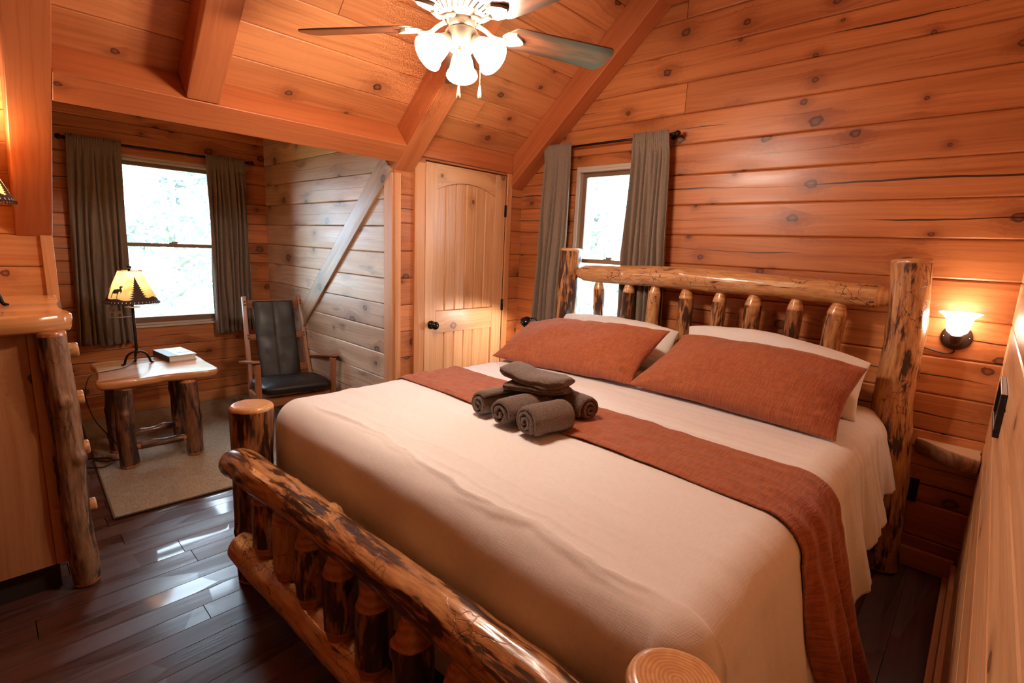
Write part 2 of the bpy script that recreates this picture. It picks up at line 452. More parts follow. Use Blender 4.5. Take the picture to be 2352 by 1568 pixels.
M['peeld'] = peeled('peeled_dark', (.58, .24, .085), (.36, .12, .04))
M['duvet'] = cloth('duvet_linen', (.85, .795, .755), (.80, .74, .70), 420, 520, .18, .9, .25)
M['sheet'] = cloth('pillow_cotton', (.84, .79, .75), (.80, .75, .71), 600, 600, .08, .9, .2)
M['rust'] = cloth('rust_gauze', (.41, .108, .034), (.32, .077, .023), 300, 300, .8, .92, .2, crinkle=170)
M['runner'] = cloth('rust_gauze_runner', (.40, .106, .034), (.30, .073, .022), 300, 300, .8, .92, .2, crinkle=150)
M['curtain'] = cloth('curtain_linen', (.27, .195, .14), (.21, .152, .11), 380, 380, .2, .95, .2)
M['rug'] = cloth('rug_weave', (.42, .315, .215), (.27, .20, .135), 220, 220, .7, .95, .1)
def towelmat():
    t = NT('terry'); tc = t.n('ShaderNodeTexCoord').outputs['Object']
    a = t.noise(tc, 420, 3, .7); b = t.noise(tc, 150, 2)
    h = t.math('ADD', a, t.math('MULTIPLY', b, .6))
    t.P(Base_Color=t.ramp(h, [(.60, (.045, .018, .009)), (.98, (.36, .19, .11))]), Roughness=.95, Sheen_Weight=.5, Sheen_Roughness=.4)
    t.bump(h, 1., .010); return t.m
M['towel'] = towelmat()
def leather():
    t = NT('leather'); tc = t.n('ShaderNodeTexCoord').outputs['Object']
    h = t.noise(tc, 260, 3); h2 = t.noise(tc, 14, 2)
    t.P(Base_Color=(.020, .012, .010), Roughness=t.mr(h2, .3, .7, .36, .5), Specular_IOR_Level=.35)
    t.bump(t.math('ADD', h, t.math('MULTIPLY', h2, 2.)), .22, .002); return t.m
M['leather'] = leather()
M['iron'] = plain('black_iron', (.02, .015, .013), .42, .7)
M['black'] = plain('black_plastic', (.012, .009, .009), .3)
M['blackgloss'] = plain('black_enamel', (.008, .007, .008), .12)
M['cream'] = plain('cream_metal', (.27, .215, .165), .42, .15)
M['pewter'] = plain('pewter_metal', (.34, .27, .21), .38, .75)
M['slot'] = plain('dark_slot', (.03, .02, .015), .7)
M['brass'] = plain('brass', (.6, .42, .2), .25, 1.)
M['bronze'] = plain('oiled_bronze', (.060, .030, .020), .45, .55)
M['white'] = plain('white_paint', (.85, .83, .8), .4)
M['paper'] = plain('paper', (.80, .74, .66), .8)
M['cover'] = plain('book_cover_pale', (.55, .60, .64), .35)
M['dark'] = plain('book_cover_dark', (.03, .03, .035), .35)
M['sash'] = plain('sash_brown', (.24, .13, .075), .4)
M['vinyl'] = plain('frame_tan', (.62, .52, .42), .4)
M['kick'] = plain('dark_board', (.02, .012, .01), .8)  # near-black board for the dresser plinth
M['skirt'] = plain('box_spring_cloth', (.17, .13, .11), .9)
def emis(name, col, e, rough=.3):
    t = NT(name); t.P(Base_Color=(.9, .9, .88), Roughness=rough, Emission_Color=col, Emission_Strength=e); return t.m
M['fanglass'] = emis('lit_frosted_glass', (1., .815, .645), FAN_E)
M['sconceglass'] = emis('lit_alabaster_glass', (1., .83, .66), SCONCE_E)
M['bulb'] = emis('lit_bulb', (1., .86, .68), 12.)
def shademat():
    t = NT('parchment'); tc = t.n('ShaderNodeTexCoord').outputs['Object']
    n = t.noise(tc, 14, 4, .6); n2 = t.noise(tc, 90, 2)
    c = t.ramp(t.math('ADD', n, t.math('MULTIPLY', n2, .15)), [(.38, (.78, .36, .085)), (.62, (.93, .66, .31))])
    d = t.n('ShaderNodeBsdfDiffuse'); tr = t.n('ShaderNodeBsdfTranslucent'); mx = t.n('ShaderNodeMixShader')
    t.l(c, d.inputs[0]); t.l(c, tr.inputs[0]); mx.inputs[0].default_value = .62
    t.l(d.outputs[0], mx.inputs[1]); t.l(tr.outputs[0], mx.inputs[2]); t.l(mx.outputs[0], t.out.inputs[0]); return t.m
M['shade'] = shademat()
M['sil'] = plain('shade_cutout', (.055, .022, .014), .8)
M['lace'] = plain('lace', (.045, .02, .012), .8)
def glassmat():
    t = NT('pane'); g = t.n('ShaderNodeBsdfGlossy'); g.inputs['Roughness'].default_value = .02
    tr = t.n('ShaderNodeBsdfTransparent'); mx = t.n('ShaderNodeMixShader'); fr = t.n('ShaderNodeFresnel'); fr.inputs[0].default_value = 1.3
    tr.inputs[0].default_value = (.97, .99, 1, 1)
    t.l(fr.outputs[0], mx.inputs[0]); t.l(tr.outputs[0], mx.inputs[1]); t.l(g.outputs[0], mx.inputs[2]); t.l(mx.outputs[0], t.out.inputs[0]); return t.m
M['glass'] = glassmat()
def leafmat(n, c):
    t = NT(n); t.P(Base_Color=c, Roughness=.7); return t.m
M['leaf'] = leafmat('leaf', (.38, .46, .44)); M['leaf2'] = leafmat('leaf_pale', (.48, .55, .54)); M['trunk'] = plain('trunk', (.42, .40, .38), .9)
M['grass'] = plain('grass', (.20, .30, .12), .9)
def blademat():
    t = NT('fan_blade'); uv = t.n('ShaderNodeUVMap', uv_map='UVMap').outputs[0]
    u, v, _ = t.sep(uv)
    g = t.noise(t.vmath('MULTIPLY', uv, (4, 90, 0)), 1, 3)
    g2 = t.noise(t.vmath('MULTIPLY', uv, (9, 30, 0)), 1, 3)
    edge = t.mr(t.math('ABSOLUTE', v), .028, .062)
    c = t.ramp(t.math('ADD', t.math('MULTIPLY', g, .5), t.math('MULTIPLY', g2, .5)), [(.35, (.06, .022, .012)), (.65, (.17, .062, .03))])
    c = t.mix(edge, c, (.035, .02, .015))
    t.P(Base_Color=c, Roughness=.3, Coat_Weight=.3, Coat_Roughness=.2); return t.m
M['blade'] = blademat()
# ================================================================== ROOM SHELL
X_, Y_, Z_ = V((1, 0, 0)), V((0, 1, 0)), V((0, 0, 1))
CZ = [0, .158] + [.158 + .1825 * k for k in range(1, 18)]
AZ = [0, .02] + [.02 + .175 * k for k in range(1, 15)]
bm = new()          # floor of long boards running towards the back wall
fe = [0]
rn = random.Random(3)
while fe[-1] < 5.3: fe.append(fe[-1] + rn.choice([.117, .117, .135, .10]))
fj = {k: [rn.uniform(0, 2) + 1.9 * i for i in range(3)] for k in range(len(fe))}
planks(bm, (-5.1, -2.6, 0), Y_, X_, Z_, 5.8, fe, joints=fj, depth=.03, bev=.0016, gap=.004, seed=5)
box(bm, (-2.2, .3, -.045), (6., 5.9, .02)); structure('floor', bm, M['floor'])  # box: unseen slab added below to stop sky light coming through board joints

W1 = (.745, 1.525, .715, 2.065)      # window 1: y0 y1 z0 z1
W2 = (-2.345, -1.735, .70, 2.09)     # window 2: x0 x1 z0 z1
bm = new()
planks(bm, (XD - .2, YB, 0), X_, Z_, -Y_, XR - XD + .3, CZ,
       openings=((W2[0] - XD + .2, W2[1] - XD + .2, W2[2], W2[3]),),
       joints={13: [-1.545 - XD + .2], 16: [-1.59 - XD + .2], 5: [2.3]},
       depth=.10, lenclip=lambda a, b: (max(0, -2.995 + (a - 2.0725) / .8816 - XD + .12), XR - XD + .3), seed=11, bev=.009)
box(bm, (-.7, YB + .115, 2.2), (1.9, .02, 2.4)); structure('wall_back', bm, M['pine'])  # box: unseen sheet added behind the boards against daylight through their joints
bm = new()
planks(bm, (XD, YA, 0), Y_, Z_, X_, YB - YA, CZ[:13] + [2.22], openings=((2.135 - YA, 2.918 - YA, -1, 2.045),), seed=12)
structure('wall_left', bm, M['pine'])
bm = new()
planks(bm, (XW - .12, YA, 0), X_, Z_, -Y_, XD - XW + .019, AZ, seed=13)
structure('wall_alcove', bm, M['pale'])
bm = new()
planks(bm, (XW, .06, 0), Y_, Z_, X_, YA - .06 - .0005, AZ, openings=((W1[0] - .06, W1[1] - .06, W1[2], W1[3]),), seed=14)
structure('wall_window', bm, M['pine'])
bm = new()
planks(bm, (XW, .19, 0), X_, Z_, Y_, XK - XW - .1, AZ, seed=15, depth=.08)
structure('wall_alcove_left', bm, M['pine'])
bm = new()
planks(bm, (XK, -2.5, 0), Y_, Z_, X_, 2.715, [0, .2, .39, .58, .77, .955, 1.14, 1.292, 1.447, 1.58, 1.72], seed=16, openings=((2.66, 2.8, 1.447, 2.),))
structure('wall_knee', bm, M['knee'])
bm = new()
planks(bm, (XR, -2.5, 0), Y_, Z_, -X_, 5.6, CZ[:17], seed=17, bev=.008)
structure('wall_right', bm, M['right'])
bm = new()
planks(bm, (-3.6, -2.5, 0), X_, Z_, Y_, 3.8, CZ, seed=18)
structure('wall_front', bm, M['pine'])

se = [.01 + .175 * k for k in range(-5, 11)] + [1.84]
bm = new()
o = rp(0, -2.5, .17)
planks(bm, o, Y_, U, -NR, 5.7, se, openings=((2.70, 4.45, -2, .14), (4.45, 6., -2, .11)), seed=21, depth=.03, bev=.006, gap=.008,
       joints={7: [4.9], 8: [1.2], 9: [3.8], 10: [5.0], 12: [2.0]})
bar(bm, rp(.15, .3, .215), rp(1.84, .3, .215), 5.6, .02, NR); bar(bm, rp(-.9, -1.2, .215), rp(.15, -1.2, .215), 2.7, .02, NR); structure('ceiling', bm, M['ceil'])  # bars: unseen sheets added outside the boards to keep daylight from leaking in
bm = new()
q0 = V((-1.62, -2.5, 3.285)); dr = V((XR + .1 + 1.62, 0, -.36)); Lr = dr.length; dr.normalize()
planks(bm, q0, Y_, dr, V((0, 1, 0)).cross(dr) * (1 if V((0, 1, 0)).cross(dr).z < 0 else -1), 5.7, [Lr * k / 10 for k in range(11)], seed=22, depth=.03)
structure('ceiling', bm, M['ceil'])
bm = new()
planks(bm, (XW - .05, .1, 2.43), Y_, X_, -Z_, 1.9, [.2 * k for k in range(13)], seed=23, depth=.03)
structure('ceiling', bm, M['pale'])

# rafters, header and ridge
def rafter(y0, y1, s0, s1, d0=0, d1=.17, mat='beam', seed=0):
    bm = new(); bar(bm, rp(s0, (y0 + y1) / 2, (d0 + d1) / 2), rp(s1, (y0 + y1) / 2, (d0 + d1) / 2), y1 - y0, d1 - d0, NR, seed=seed)
    return structure('trim_1', bm, M[mat], bevel=.006)
tn_ = [0]
def trimname(o):
    tn_[0] += 1; o.name = 'trim_%d' % tn_[0]; return o
trimname(rafter(.13, .264, -.765, 1.75, seed=31))
trimname(rafter(.71, .845, .205, 1.75, seed=32))
trimname(rafter(1.886, 2.03, -.005, 1.75, seed=33))
trimname(rafter(2.955, 3.098, -.01, 1.75, seed=34))
trimname(rafter(1.868, 1.93, -2.3, -.01, 0, .150, 'palebeam', seed=35))
bm = new(); bar(bm, rp(.13, .264, .085), rp(.13, 1.886, .085), .14, .17, NR, seed=36)
trimname(structure('trim', bm, M['beam'], bevel=.005))
bm = new(); box(bm, (-1.62, .3, 3.12), (.22, 5.56, .27), seed=37)
trimname(structure('trim', bm, M['beam'], bevel=.006))
for c, d in (((XK + .012, .2385, .7235), (.024, .047, 1.447)), ((XK - .05, .2560, .7235), (.10, .012, 1.447)),
             ((XD + .010, 1.9075, .965), (.020, .043, 1.93)), ((XD - .05, 1.882, .965), (.10, .014, 1.93)),
             ((XD + .004, 2.082, 1.01), (.028, .085, 2.02)), ((XD + .002, 2.944, 1.03), (.026, .052, 2.06))):
    bm = new(); box(bm, c, d); trimname(structure('trim', bm, M['trim'], bevel=.003))
bm = new(); box(bm, (XD - .085, 2.527, 1.03), (.02, .86, 2.08)); trimname(structure('trim', bm, M['trim']))  # unseen backing panel added behind the door to block daylight above it
bm = new(); box(bm, (XD + .014, 2.50, 2.125), (.028, .90, .135)); trimname(structure('trim', bm, M['beam'], bevel=.004))
bm = new(); box(bm, (-1.4, YB - .012, .05), (2.95, .024, .10)); structure('baseboard_back', bm, M['trim'], bevel=.004)
bm = new(); box(bm, (XR - .010, .3, .05), (.020, 5.5, .10)); box(bm, (XR - .03, .3, .012), (.022, 5.5, .024)); structure('baseboard_right', bm, M['trim'], bevel=.003)
bm = new(); box(bm, (XW + .012, .99, .045), (.024, 1.6, .09)); structure('baseboard_window', bm, M['trim'], bevel=.004)
bm = new(); box(bm, (-3.95, YA - .012, .045), (2.0, .024, .09)); structure('baseboard_alcove', bm, M['trim'], bevel=.004)

# ------------------------------------------------------------------ windows
def window(name, o, A, N, y0, y1, z0, z1, rail):
    root = bpy.data.objects.new(name, None); COL.objects.link(root); root['kind'] = 'structure'
    o, A, N = V(o), V(A), V(N)
    F = frame(o, A, N, Z_)                        # local: x along wall, y into the room, z up
    def b(bm, xa, xb, ya, yb, za, zb): box(bm, ((xa + xb) / 2, (ya + yb) / 2, (za + zb) / 2), (xb - xa, yb - ya, zb - za), F)
    bm = new(); t = .030
    for xa, xb in ((y0, y0 + t), (y1 - t, y1)): b(bm, xa, xb, -.09, -.004, z0, z1)
    b(bm, y0 + t, y1 - t, -.09, -.004, z1 - .022, z1); b(bm, y0 + t, y1 - t, -.085, .004, z1 - .040, z1 - .023); b(bm, y0 + t, y1 - t, -.09, -.03, z0, z0 + .03)
    structure('window_frame', bm, M['vinyl'], root, bevel=.002)
    bm = new(); b(bm, y0 - .01, y1 + .01, -.05, .018, z0 - .008, z0 + .012); structure('window_sill', bm, M['vinyl'], root, bevel=.004)
    s = .034
    for k, (za, zb, dy) in enumerate(((rail - .012, z1 - .040, -.070), (z0 + .03, rail + .018, -.045))):
        bm = new()
        for xa, xb in ((y0 + t, y0 + t + s), (y1 - t - s, y1 - t)): b(bm, xa, xb, dy, dy + .024, za, zb)
        b(bm, y0 + t + s, y1 - t - s, dy, dy + .024, zb - (.03 if k == 0 else .028), zb)
        b(bm, y0 + t + s, y1 - t - s, dy, dy + .024, za, za + (.028 if k == 0 else .045))
        sash = structure('sash', bm, M['sash'], root, bevel=.002)
        bm = new(); b(bm, y0 + t + s - .004, y1 - t - s + .004, dy + .010, dy + .014, za + .02, zb - .02); structure('pane', bm, M['glass'], sash)
    bm = new(); m = (y0 + y1) / 2
    b(bm, m - .03, m + .03, -.045, -.022, rail + .018, rail + .026); b(bm, m - .012, m + .035, -.038, -.026, rail + .026, rail + .036)
    structure('lock', bm, M['pewter'], root, bevel=.002)
    return root
window('window_1', (XW, 0, 0), (0, 1, 0), (1, 0, 0), *W1[:2], *W1[2:], 1.378)
window('window_2', (0, YB, 0), (1, 0, 0), (0, -1, 0), *W2[:2], *W2[2:], 1.414)

# ------------------------------------------------------------------ door
droot = bpy.data.objects.new('door_1', None); COL.objects.link(droot); droot['kind'] = 'structure'
DX = XD + .002
def dbox(bm, ya, yb, za, zb, x=DX, t=.036, ax=None): box(bm, (x - t / 2, (ya + yb) / 2, (za + zb) / 2), (t, yb - ya, zb - za), ax=ax)
for ya, yb in ((2.14, 2.240), (2.802, 2.912)):
    bm = new(); dbox(bm, ya, yb, .012, 2.034); structure('stile', bm, M['door'], droot, bevel=.003)
for za, zb in ((.012, .20), (.852, 1.013)):
    bm = new(); dbox(bm, 2.240, 2.802, za, zb, DX - .001); structure('rail', bm, M['door'], droot, bevel=.003)
bm = new(); uvl = bm.loops.layers.uv['UVMap']
N_ = 24; top, low = [], []
for i in range(N_ + 1):
    t = i / N_; y = 2.240 + .562 * t; z = 1.868 + .062 * (1 - (2 * t - 1) ** 2)
    top.append((y, 2.034)); low.append((y, z))
for x in (DX - .001, DX - .036):
    a = [bm.verts.new((x, *p)) for p in top]; b = [bm.verts.new((x, *p)) for p in low]
    for i in range(N_):
        f = bm.faces.new((a[i], a[i + 1], b[i + 1], b[i]))
        for l in f.loops: l[uvl].uv = (l.vert.co.y + 7.3, l.vert.co.z + 3.1)
    if x == DX - .001: fa, fb = a, b
    else:
        for i in range(N_): bm.faces.new((fb[i], fb[i + 1], b[i + 1], b[i]))
bmesh.ops.recalc_face_normals(bm, faces=bm.faces)
structure('rail', bm, M['door'], droot)
bm = new()
planks(bm, (DX - .018, 2.235, 0), Z_, Y_, X_, 1.95, [.0955 * k for k in range(7)], depth=.012, bev=.009, gap=.008, seed=51)
structure('door_panel', bm, M['door'], droot)
bm = new(); Mk = Matrix.Translation((DX, 2.197, .918)) @ Matrix.Rotation(pi / 2, 4, 'Y')
lathe(bm, [(.0001, .0), (.030, .0), (.031, .006), (.026, .010), (.012, .014), (.011, .030), (.020, .036), (.0285, .048), (.029, .058), (.022, .068), (.0001, .072)], 28, Mk)
structure('door_knob', bm, M['blackgloss'], droot, smooth=True)
for zh in (1.77, 1.03, .25):
    bm = new(); tube(bm, [(DX + .006, 2.915, zh - .045), (DX + .006, 2.915, zh + .045)], .007); box(bm, (DX + .002, 2.915, zh), (.003, .028, .088)); structure('hinge', bm, M['black'], droot)

# ================================================================== OUTSIDE
bm = new(); box(bm, (-6, 6, -3.05), (70, 70, .1)); o = structure('ground', bm, M['grass'])
def tree(x, y, h, r, seed, mat, label, leaves=6500, size=.075):
    rnd = random.Random(seed)
    t = thing('tree', label, 'tree', (x, y, -3.0), 0, 'trees outside the windows')
    bm = new(); tube(bm, smoothpath([(0, 0, 0), (.1, .05, h * .3), (-.05, .1, h * .6), (.1, 0, h * .95)], 6), [.16 * (1 - .8 * i / 18) for i in range(19)], 10)
    for k in range(9):
        z = h * (.3 + .07 * k); a = rnd.random() * 2 * pi; L = r * rnd.uniform(.6, .95)
        tube(bm, [(0, 0, z), (cos(a) * L * .5, sin(a) * L * .5, z + .3), (cos(a) * L, sin(a) * L, z + .9)], [.05, .035, .012], 6)
    obj('trunk', bm, M['trunk'], t, smooth=True)
    bm = new(); blobs = [(V((rnd.uniform(-.7, .7) * r, rnd.uniform(-.7, .7) * r, h * rnd.uniform(.25, 1.0))), rnd.uniform(.25, .55) * r) for _ in range(22)]
    for i in range(leaves):
        c, br = rnd.choice(blobs); d = V((rnd.gauss(0, 1), rnd.gauss(0, 1), rnd.gauss(0, .8)))
        d = d / max(.01, d.length) * br * rnd.random() ** .4
        s = size * rnd.uniform(.5, 1.2); a = V((rnd.gauss(0, 1), rnd.gauss(0, 1), rnd.gauss(0, .6))).normalized() * s; b = a.orthogonal().normalized() * s * .55
        p = c + d
        bm.faces.new([bm.verts.new(p + q) for q in (-a, b, a, -b)])
    obj('foliage', bm, M[mat], t)
for i, (x, y, h, r, m, lab) in enumerate((
        (-9.8, 2.2, 6.0, 1.5, 'leaf2', 'nearest pale leafy tree filling the middle of the alcove window'),
        (-15.0, 4.4, 7.5, 1.9, 'leaf', 'farther leafy tree at the right side of the alcove window'),
        (-14.6, .6, 6.5, 1.7, 'leaf', 'farther leafy tree at the left side of the alcove window'),
        (-5.2, 7.5, 7.0, 1.4, 'leaf2', 'nearest pale leafy tree in the middle of the window behind the headboard'),
        (-9.6, 11.5, 8.0, 1.8, 'leaf', 'farther leafy tree at the left side of the window behind the headboard'),
        (-7.2, 14.5, 7.5, 1.8, 'leaf', 'farthest leafy tree at the right side of the window behind the headboard'))):
    tree(x, y, h, r, 100 + i, m, lab)

# ================================================================== CURTAINS
def curtain(label, o, A, N, ta, tb, ba, bb, zt, zb, folds, seed, pocket=.05):
    rnd = random.Random(seed); off = V((rnd.random() * 30, rnd.random() * 30, 0))
    o, A, N = V(o), V(A), V(N); bm = new(); uvl = bm.loops.layers.uv['UVMap']
    nu, nv = folds * 14, 60; grid = []
    ph = [rnd.uniform(-.25, .25) for _ in range(folds + 2)]
    for j in range(nv + 1):
        v = j / nv; z = zt + (zb - zt) * v; row = []
        wa = ta + (ba - ta) * v ** .8; wb = tb + (bb - tb) * v ** .8
        dz = zt - z
        am = .010 + .016 * min(1, v * 2.2)
        for i in range(nu + 1):
            u = i / nu; k = u * folds
            w = sin(2 * pi * (k + .75 * noise.noise(off + V((k * .9, v * 1.5, 0)))))
            w = math.copysign(abs(w) ** .8, w)
            d = am * w * (1 + .5 * noise.noise(off + V((k * .7, 5, v)))) + .010 * noise.noise(off + V((u * 3, v * 3, 7)))
            g_ = max(0, min(1, (dz - pocket) / .09)); g_ = g_ * g_ * (3 - 2 * g_)
            d = d * g_ + (1 - g_) * (.016 + .0035 * sin(2 * pi * k * 2.6 + 2 * noise.noise(off + V((k, 1, 0)))) + .002 * sin(2 * pi * k * 5.3)) 
            zz = z + (.004 * sin(2 * pi * k * 1.7) if dz < .02 else 0) + (.012 * noise.noise(off + V((u * 4, 3, 0))) if v > .97 else 0)
            p = o + A * (wa + (wb - wa) * u) + N * (d + .005) + Z_ * zz
            row.append((bm.verts.new(p), (u * (tb - ta) * 1.8, z)))
        grid.append(row)
    for r0, r1 in zip(grid[:-1], grid[1:]):
        for i in range(nu):
            q = (r0[i], r0[i + 1], r1[i + 1], r1[i]); f = bm.faces.new([x[0] for x in q]); f.smooth = True
            for l, x in zip(f.loops, q): l[uvl].uv = x[1]
    ob = obj('curtain', bm, M['curtain']); s = ob.modifiers.new('thickness', 'SOLIDIFY'); s.thickness = .003
    return tag(ob, label, 'curtain', 'grey brown linen curtains')
curtain('grey-brown curtain left of the window behind the side table', (XW + .075, 0, 0), Y_, X_, .508, .822, .448, .800, 2.145, .61, 8, 1)
curtain('grey-brown curtain right of the window behind the rocking chair', (XW + .075, 0, 0), Y_, X_, 1.388, 1.69, 1.388, 1.70, 2.14, .63, 8, 2)
curtain('grey-brown curtain between the door and the bed window', (0, YB - .075, 0), X_, -Y_, -2.578, -2.335, -2.655, -2.345, 2.245, .55, 5, 3)
curtain('grey-brown curtain right of the bed window, hanging behind the headboard', (0, YB - .075, 0), X_, -Y_, -1.835, -1.585, -1.855, -1.50, 2.245, .55, 7, 4)
def rod(label, o, A, N, a, b, z):
    o, A, N = V(o), V(A), V(N)
    t = thing('curtain_rod', label, 'curtain rod', o + A * ((a + b) / 2) + Z_ * z)
    base = o + A * ((a + b) / 2) + Z_ * z; h = (b - a) / 2
    bm = new(); tube(bm, [A * -h, A * h], .008, 12); obj('rod', bm, M['iron'], t, smooth=True)
    for s in (-1, 1):
        bm = new(); Mm = Matrix.Translation(A * (s * h)) @ (V((0, 0, 1)).rotation_difference(A * s)).to_matrix().to_4x4()
        lathe(bm, [(.0001, -.004), (.011, -.004), (.011, .006), (.007, .010), (.015, .016), (.019, .026), (.017, .038), (.008, .046), (.0001, .047)], 18, Mm)
        obj('finial', bm, M['iron'], t, smooth=True)
        bm = new(); p = A * (s * (h - .03))
        tube(bm, [p, p - N * .055, p - N * .0745], .006, 8); tube(bm, [p - N * .066, p - N * .0745], .018, 14); obj('bracket', bm, M['iron'], t)
    return t
rod('black curtain rod above the window behind the side table', (XW + .082, 0, 0), Y_, X_, .495, 1.72, 2.120)
rod('black curtain rod above the window behind the bed', (0, YB - .082, 0), X_, -Y_, -2.56, -1.565, 2.218)
# ================================================================== BED FRAME
bed = thing('log_bed', 'large log bed frame of varnished knotty logs with white bedding', 'bed', (-1.22, 1.85, 0))
bed_o = V((-1.22, 1.85, 0))
def bl(name, pts, r, seed, mats=('log', 'peel'), label=None, **k):
    bm = new(); log(bm, [V(p) - bed_o for p in pts], r, seed, **k)
    o = obj(name, bm, [M[m] for m in mats], bed); 
    if label: o['label'] = label
    return o
bl('post', [(-2.235, 2.955, 0), (-2.24, 2.95, .7), (-2.235, 2.955, 1.505)], .080, 61, ('log', 'peel'), rough=.06, knots=6)
bl('post', [(-.200, 2.97, 0), (-.225, 2.965, .45), (-.262, 2.955, .85), (-.262, 2.955, 1.15), (-.288, 2.955, 1.522)], lambda t: .084 - .010 * t, 62, ('logpost', 'peel'), rough=.10, knots=11, segs=56, step=.012, ridge=.06)
bl('post', [(-2.168, .712, 0), (-2.165, .715, .4), (-2.160, .72, .802)], lambda t: .075 + .006 * t, 63, ('logd', 'peel'), rough=.05, knots=5, segs=56, step=.013, ridge=.06)
bl('post', [(-.275, .725, 0), (-.272, .73, .4), (-.275, .73, .795)], .083, 64, ('log', 'peel'), rough=.05, knots=4)
bl('head_rail', [(-2.165, 2.955, 1.335), (-1.9, 2.95, 1.34), (-1.52, 2.95, 1.352), (-1.1, 2.95, 1.352), (-.325, 2.955, 1.335)], lambda t: .054 + .012 * sin(pi * min(1, t * 1.15)) , 65, ('logl', 'peel'), ends=('cone', 'cone'), cone=.07, tip=.5, rough=.05, knots=9, segs=52, step=.012, ridge=.05)
bl('head_rail', [(-2.18, 2.955, .62), (-.28, 2.955, .62)], .055, 66, ends=('cone', 'cone'), cone=.06)
hs = (-1.975, -1.742, -1.553, -1.342, -1.137, -.950, -.738, -.546)
for i, x in enumerate(hs):
    w = (-.012, .008, .004, -.006, .003, .0, .004, .012)[i]
    bl('spindle', [(x + w, 2.955, .655), (x - w * .6, 2.953, .95), (x - w, 2.955, 1.06), (x + w * .4, 2.955, 1.318)], lambda t: .038 + .006 * (i in (3, 5, 7)), 70 + i, (('log', 'logd', 'logl', 'log', 'log', 'log', 'logd', 'log')[i], 'peel'),
       ends=('cone', 'cone'), cone=.085, tip=.28, rough=.07, knots=3, segs=36, step=.010, ridge=.08)
bl('foot_rail', [(-2.150, .640, .560), (-2.06, .640, .588), (-1.90, .655, .583), (-1.72, .678, .577), (-1.35, .688, .582), (-.9, .700, .590), (-.33, .715, .585)], lambda t: .060 + .004 * sin(9 * t), 67, ('log', 'peel'), ends=('flat', 'cone'), rough=.07, knots=10, segs=60, step=.010, ridge=.07)
bl('foot_rail', [(-2.125, .640, .205), (-1.9, .655, .185), (-1.3, .668, .205), (-.34, .69, .20)], lambda t: .060 - .006 * t, 68, ('logl', 'peel'), ends=('flat', 'cone'), rough=.06, knots=8, segs=56, step=.010, ridge=.05)
fs = (-1.925, -1.725, -1.53, -1.325, -1.135, -.945, -.745, -.545)
for i, x in enumerate(fs):
    bl('spindle', [(x, .672, .222), (x + .004, .675, .38), (x, .676, .552)], lambda t: .047 + .005 * sin(pi * t), 90 + i, (('log', 'logl', 'log', 'logd', 'logd', 'logd', 'log', 'log')[i], 'peeld'),
       ends=('cone', 'cone'), cone=.075, tip=.55, rough=.06, knots=1, segs=40, step=.010, ridge=.10)
for x in (-2.06, -.40):
    bl('side_rail', [(x, .77, .30), (x, 2.90, .30)], .05, 99 + int(x), ('logd', 'peel'), knots=4)

# mattress on its box
mt = thing('mattress', 'thick mattress on a box spring under the white duvet', 'mattress', (-1.235, 1.92, .10))
bm = new(); box(bm, (0, 0, .43), (1.84, 2.02, .33)); obj('mattress_body', bm, M['sheet'], mt, bevel=.05)
bm = new(); box(bm, (0, 0, .13), (1.82, 2.00, .26)); obj('box_spring', bm, M['skirt'], mt, bevel=.02)

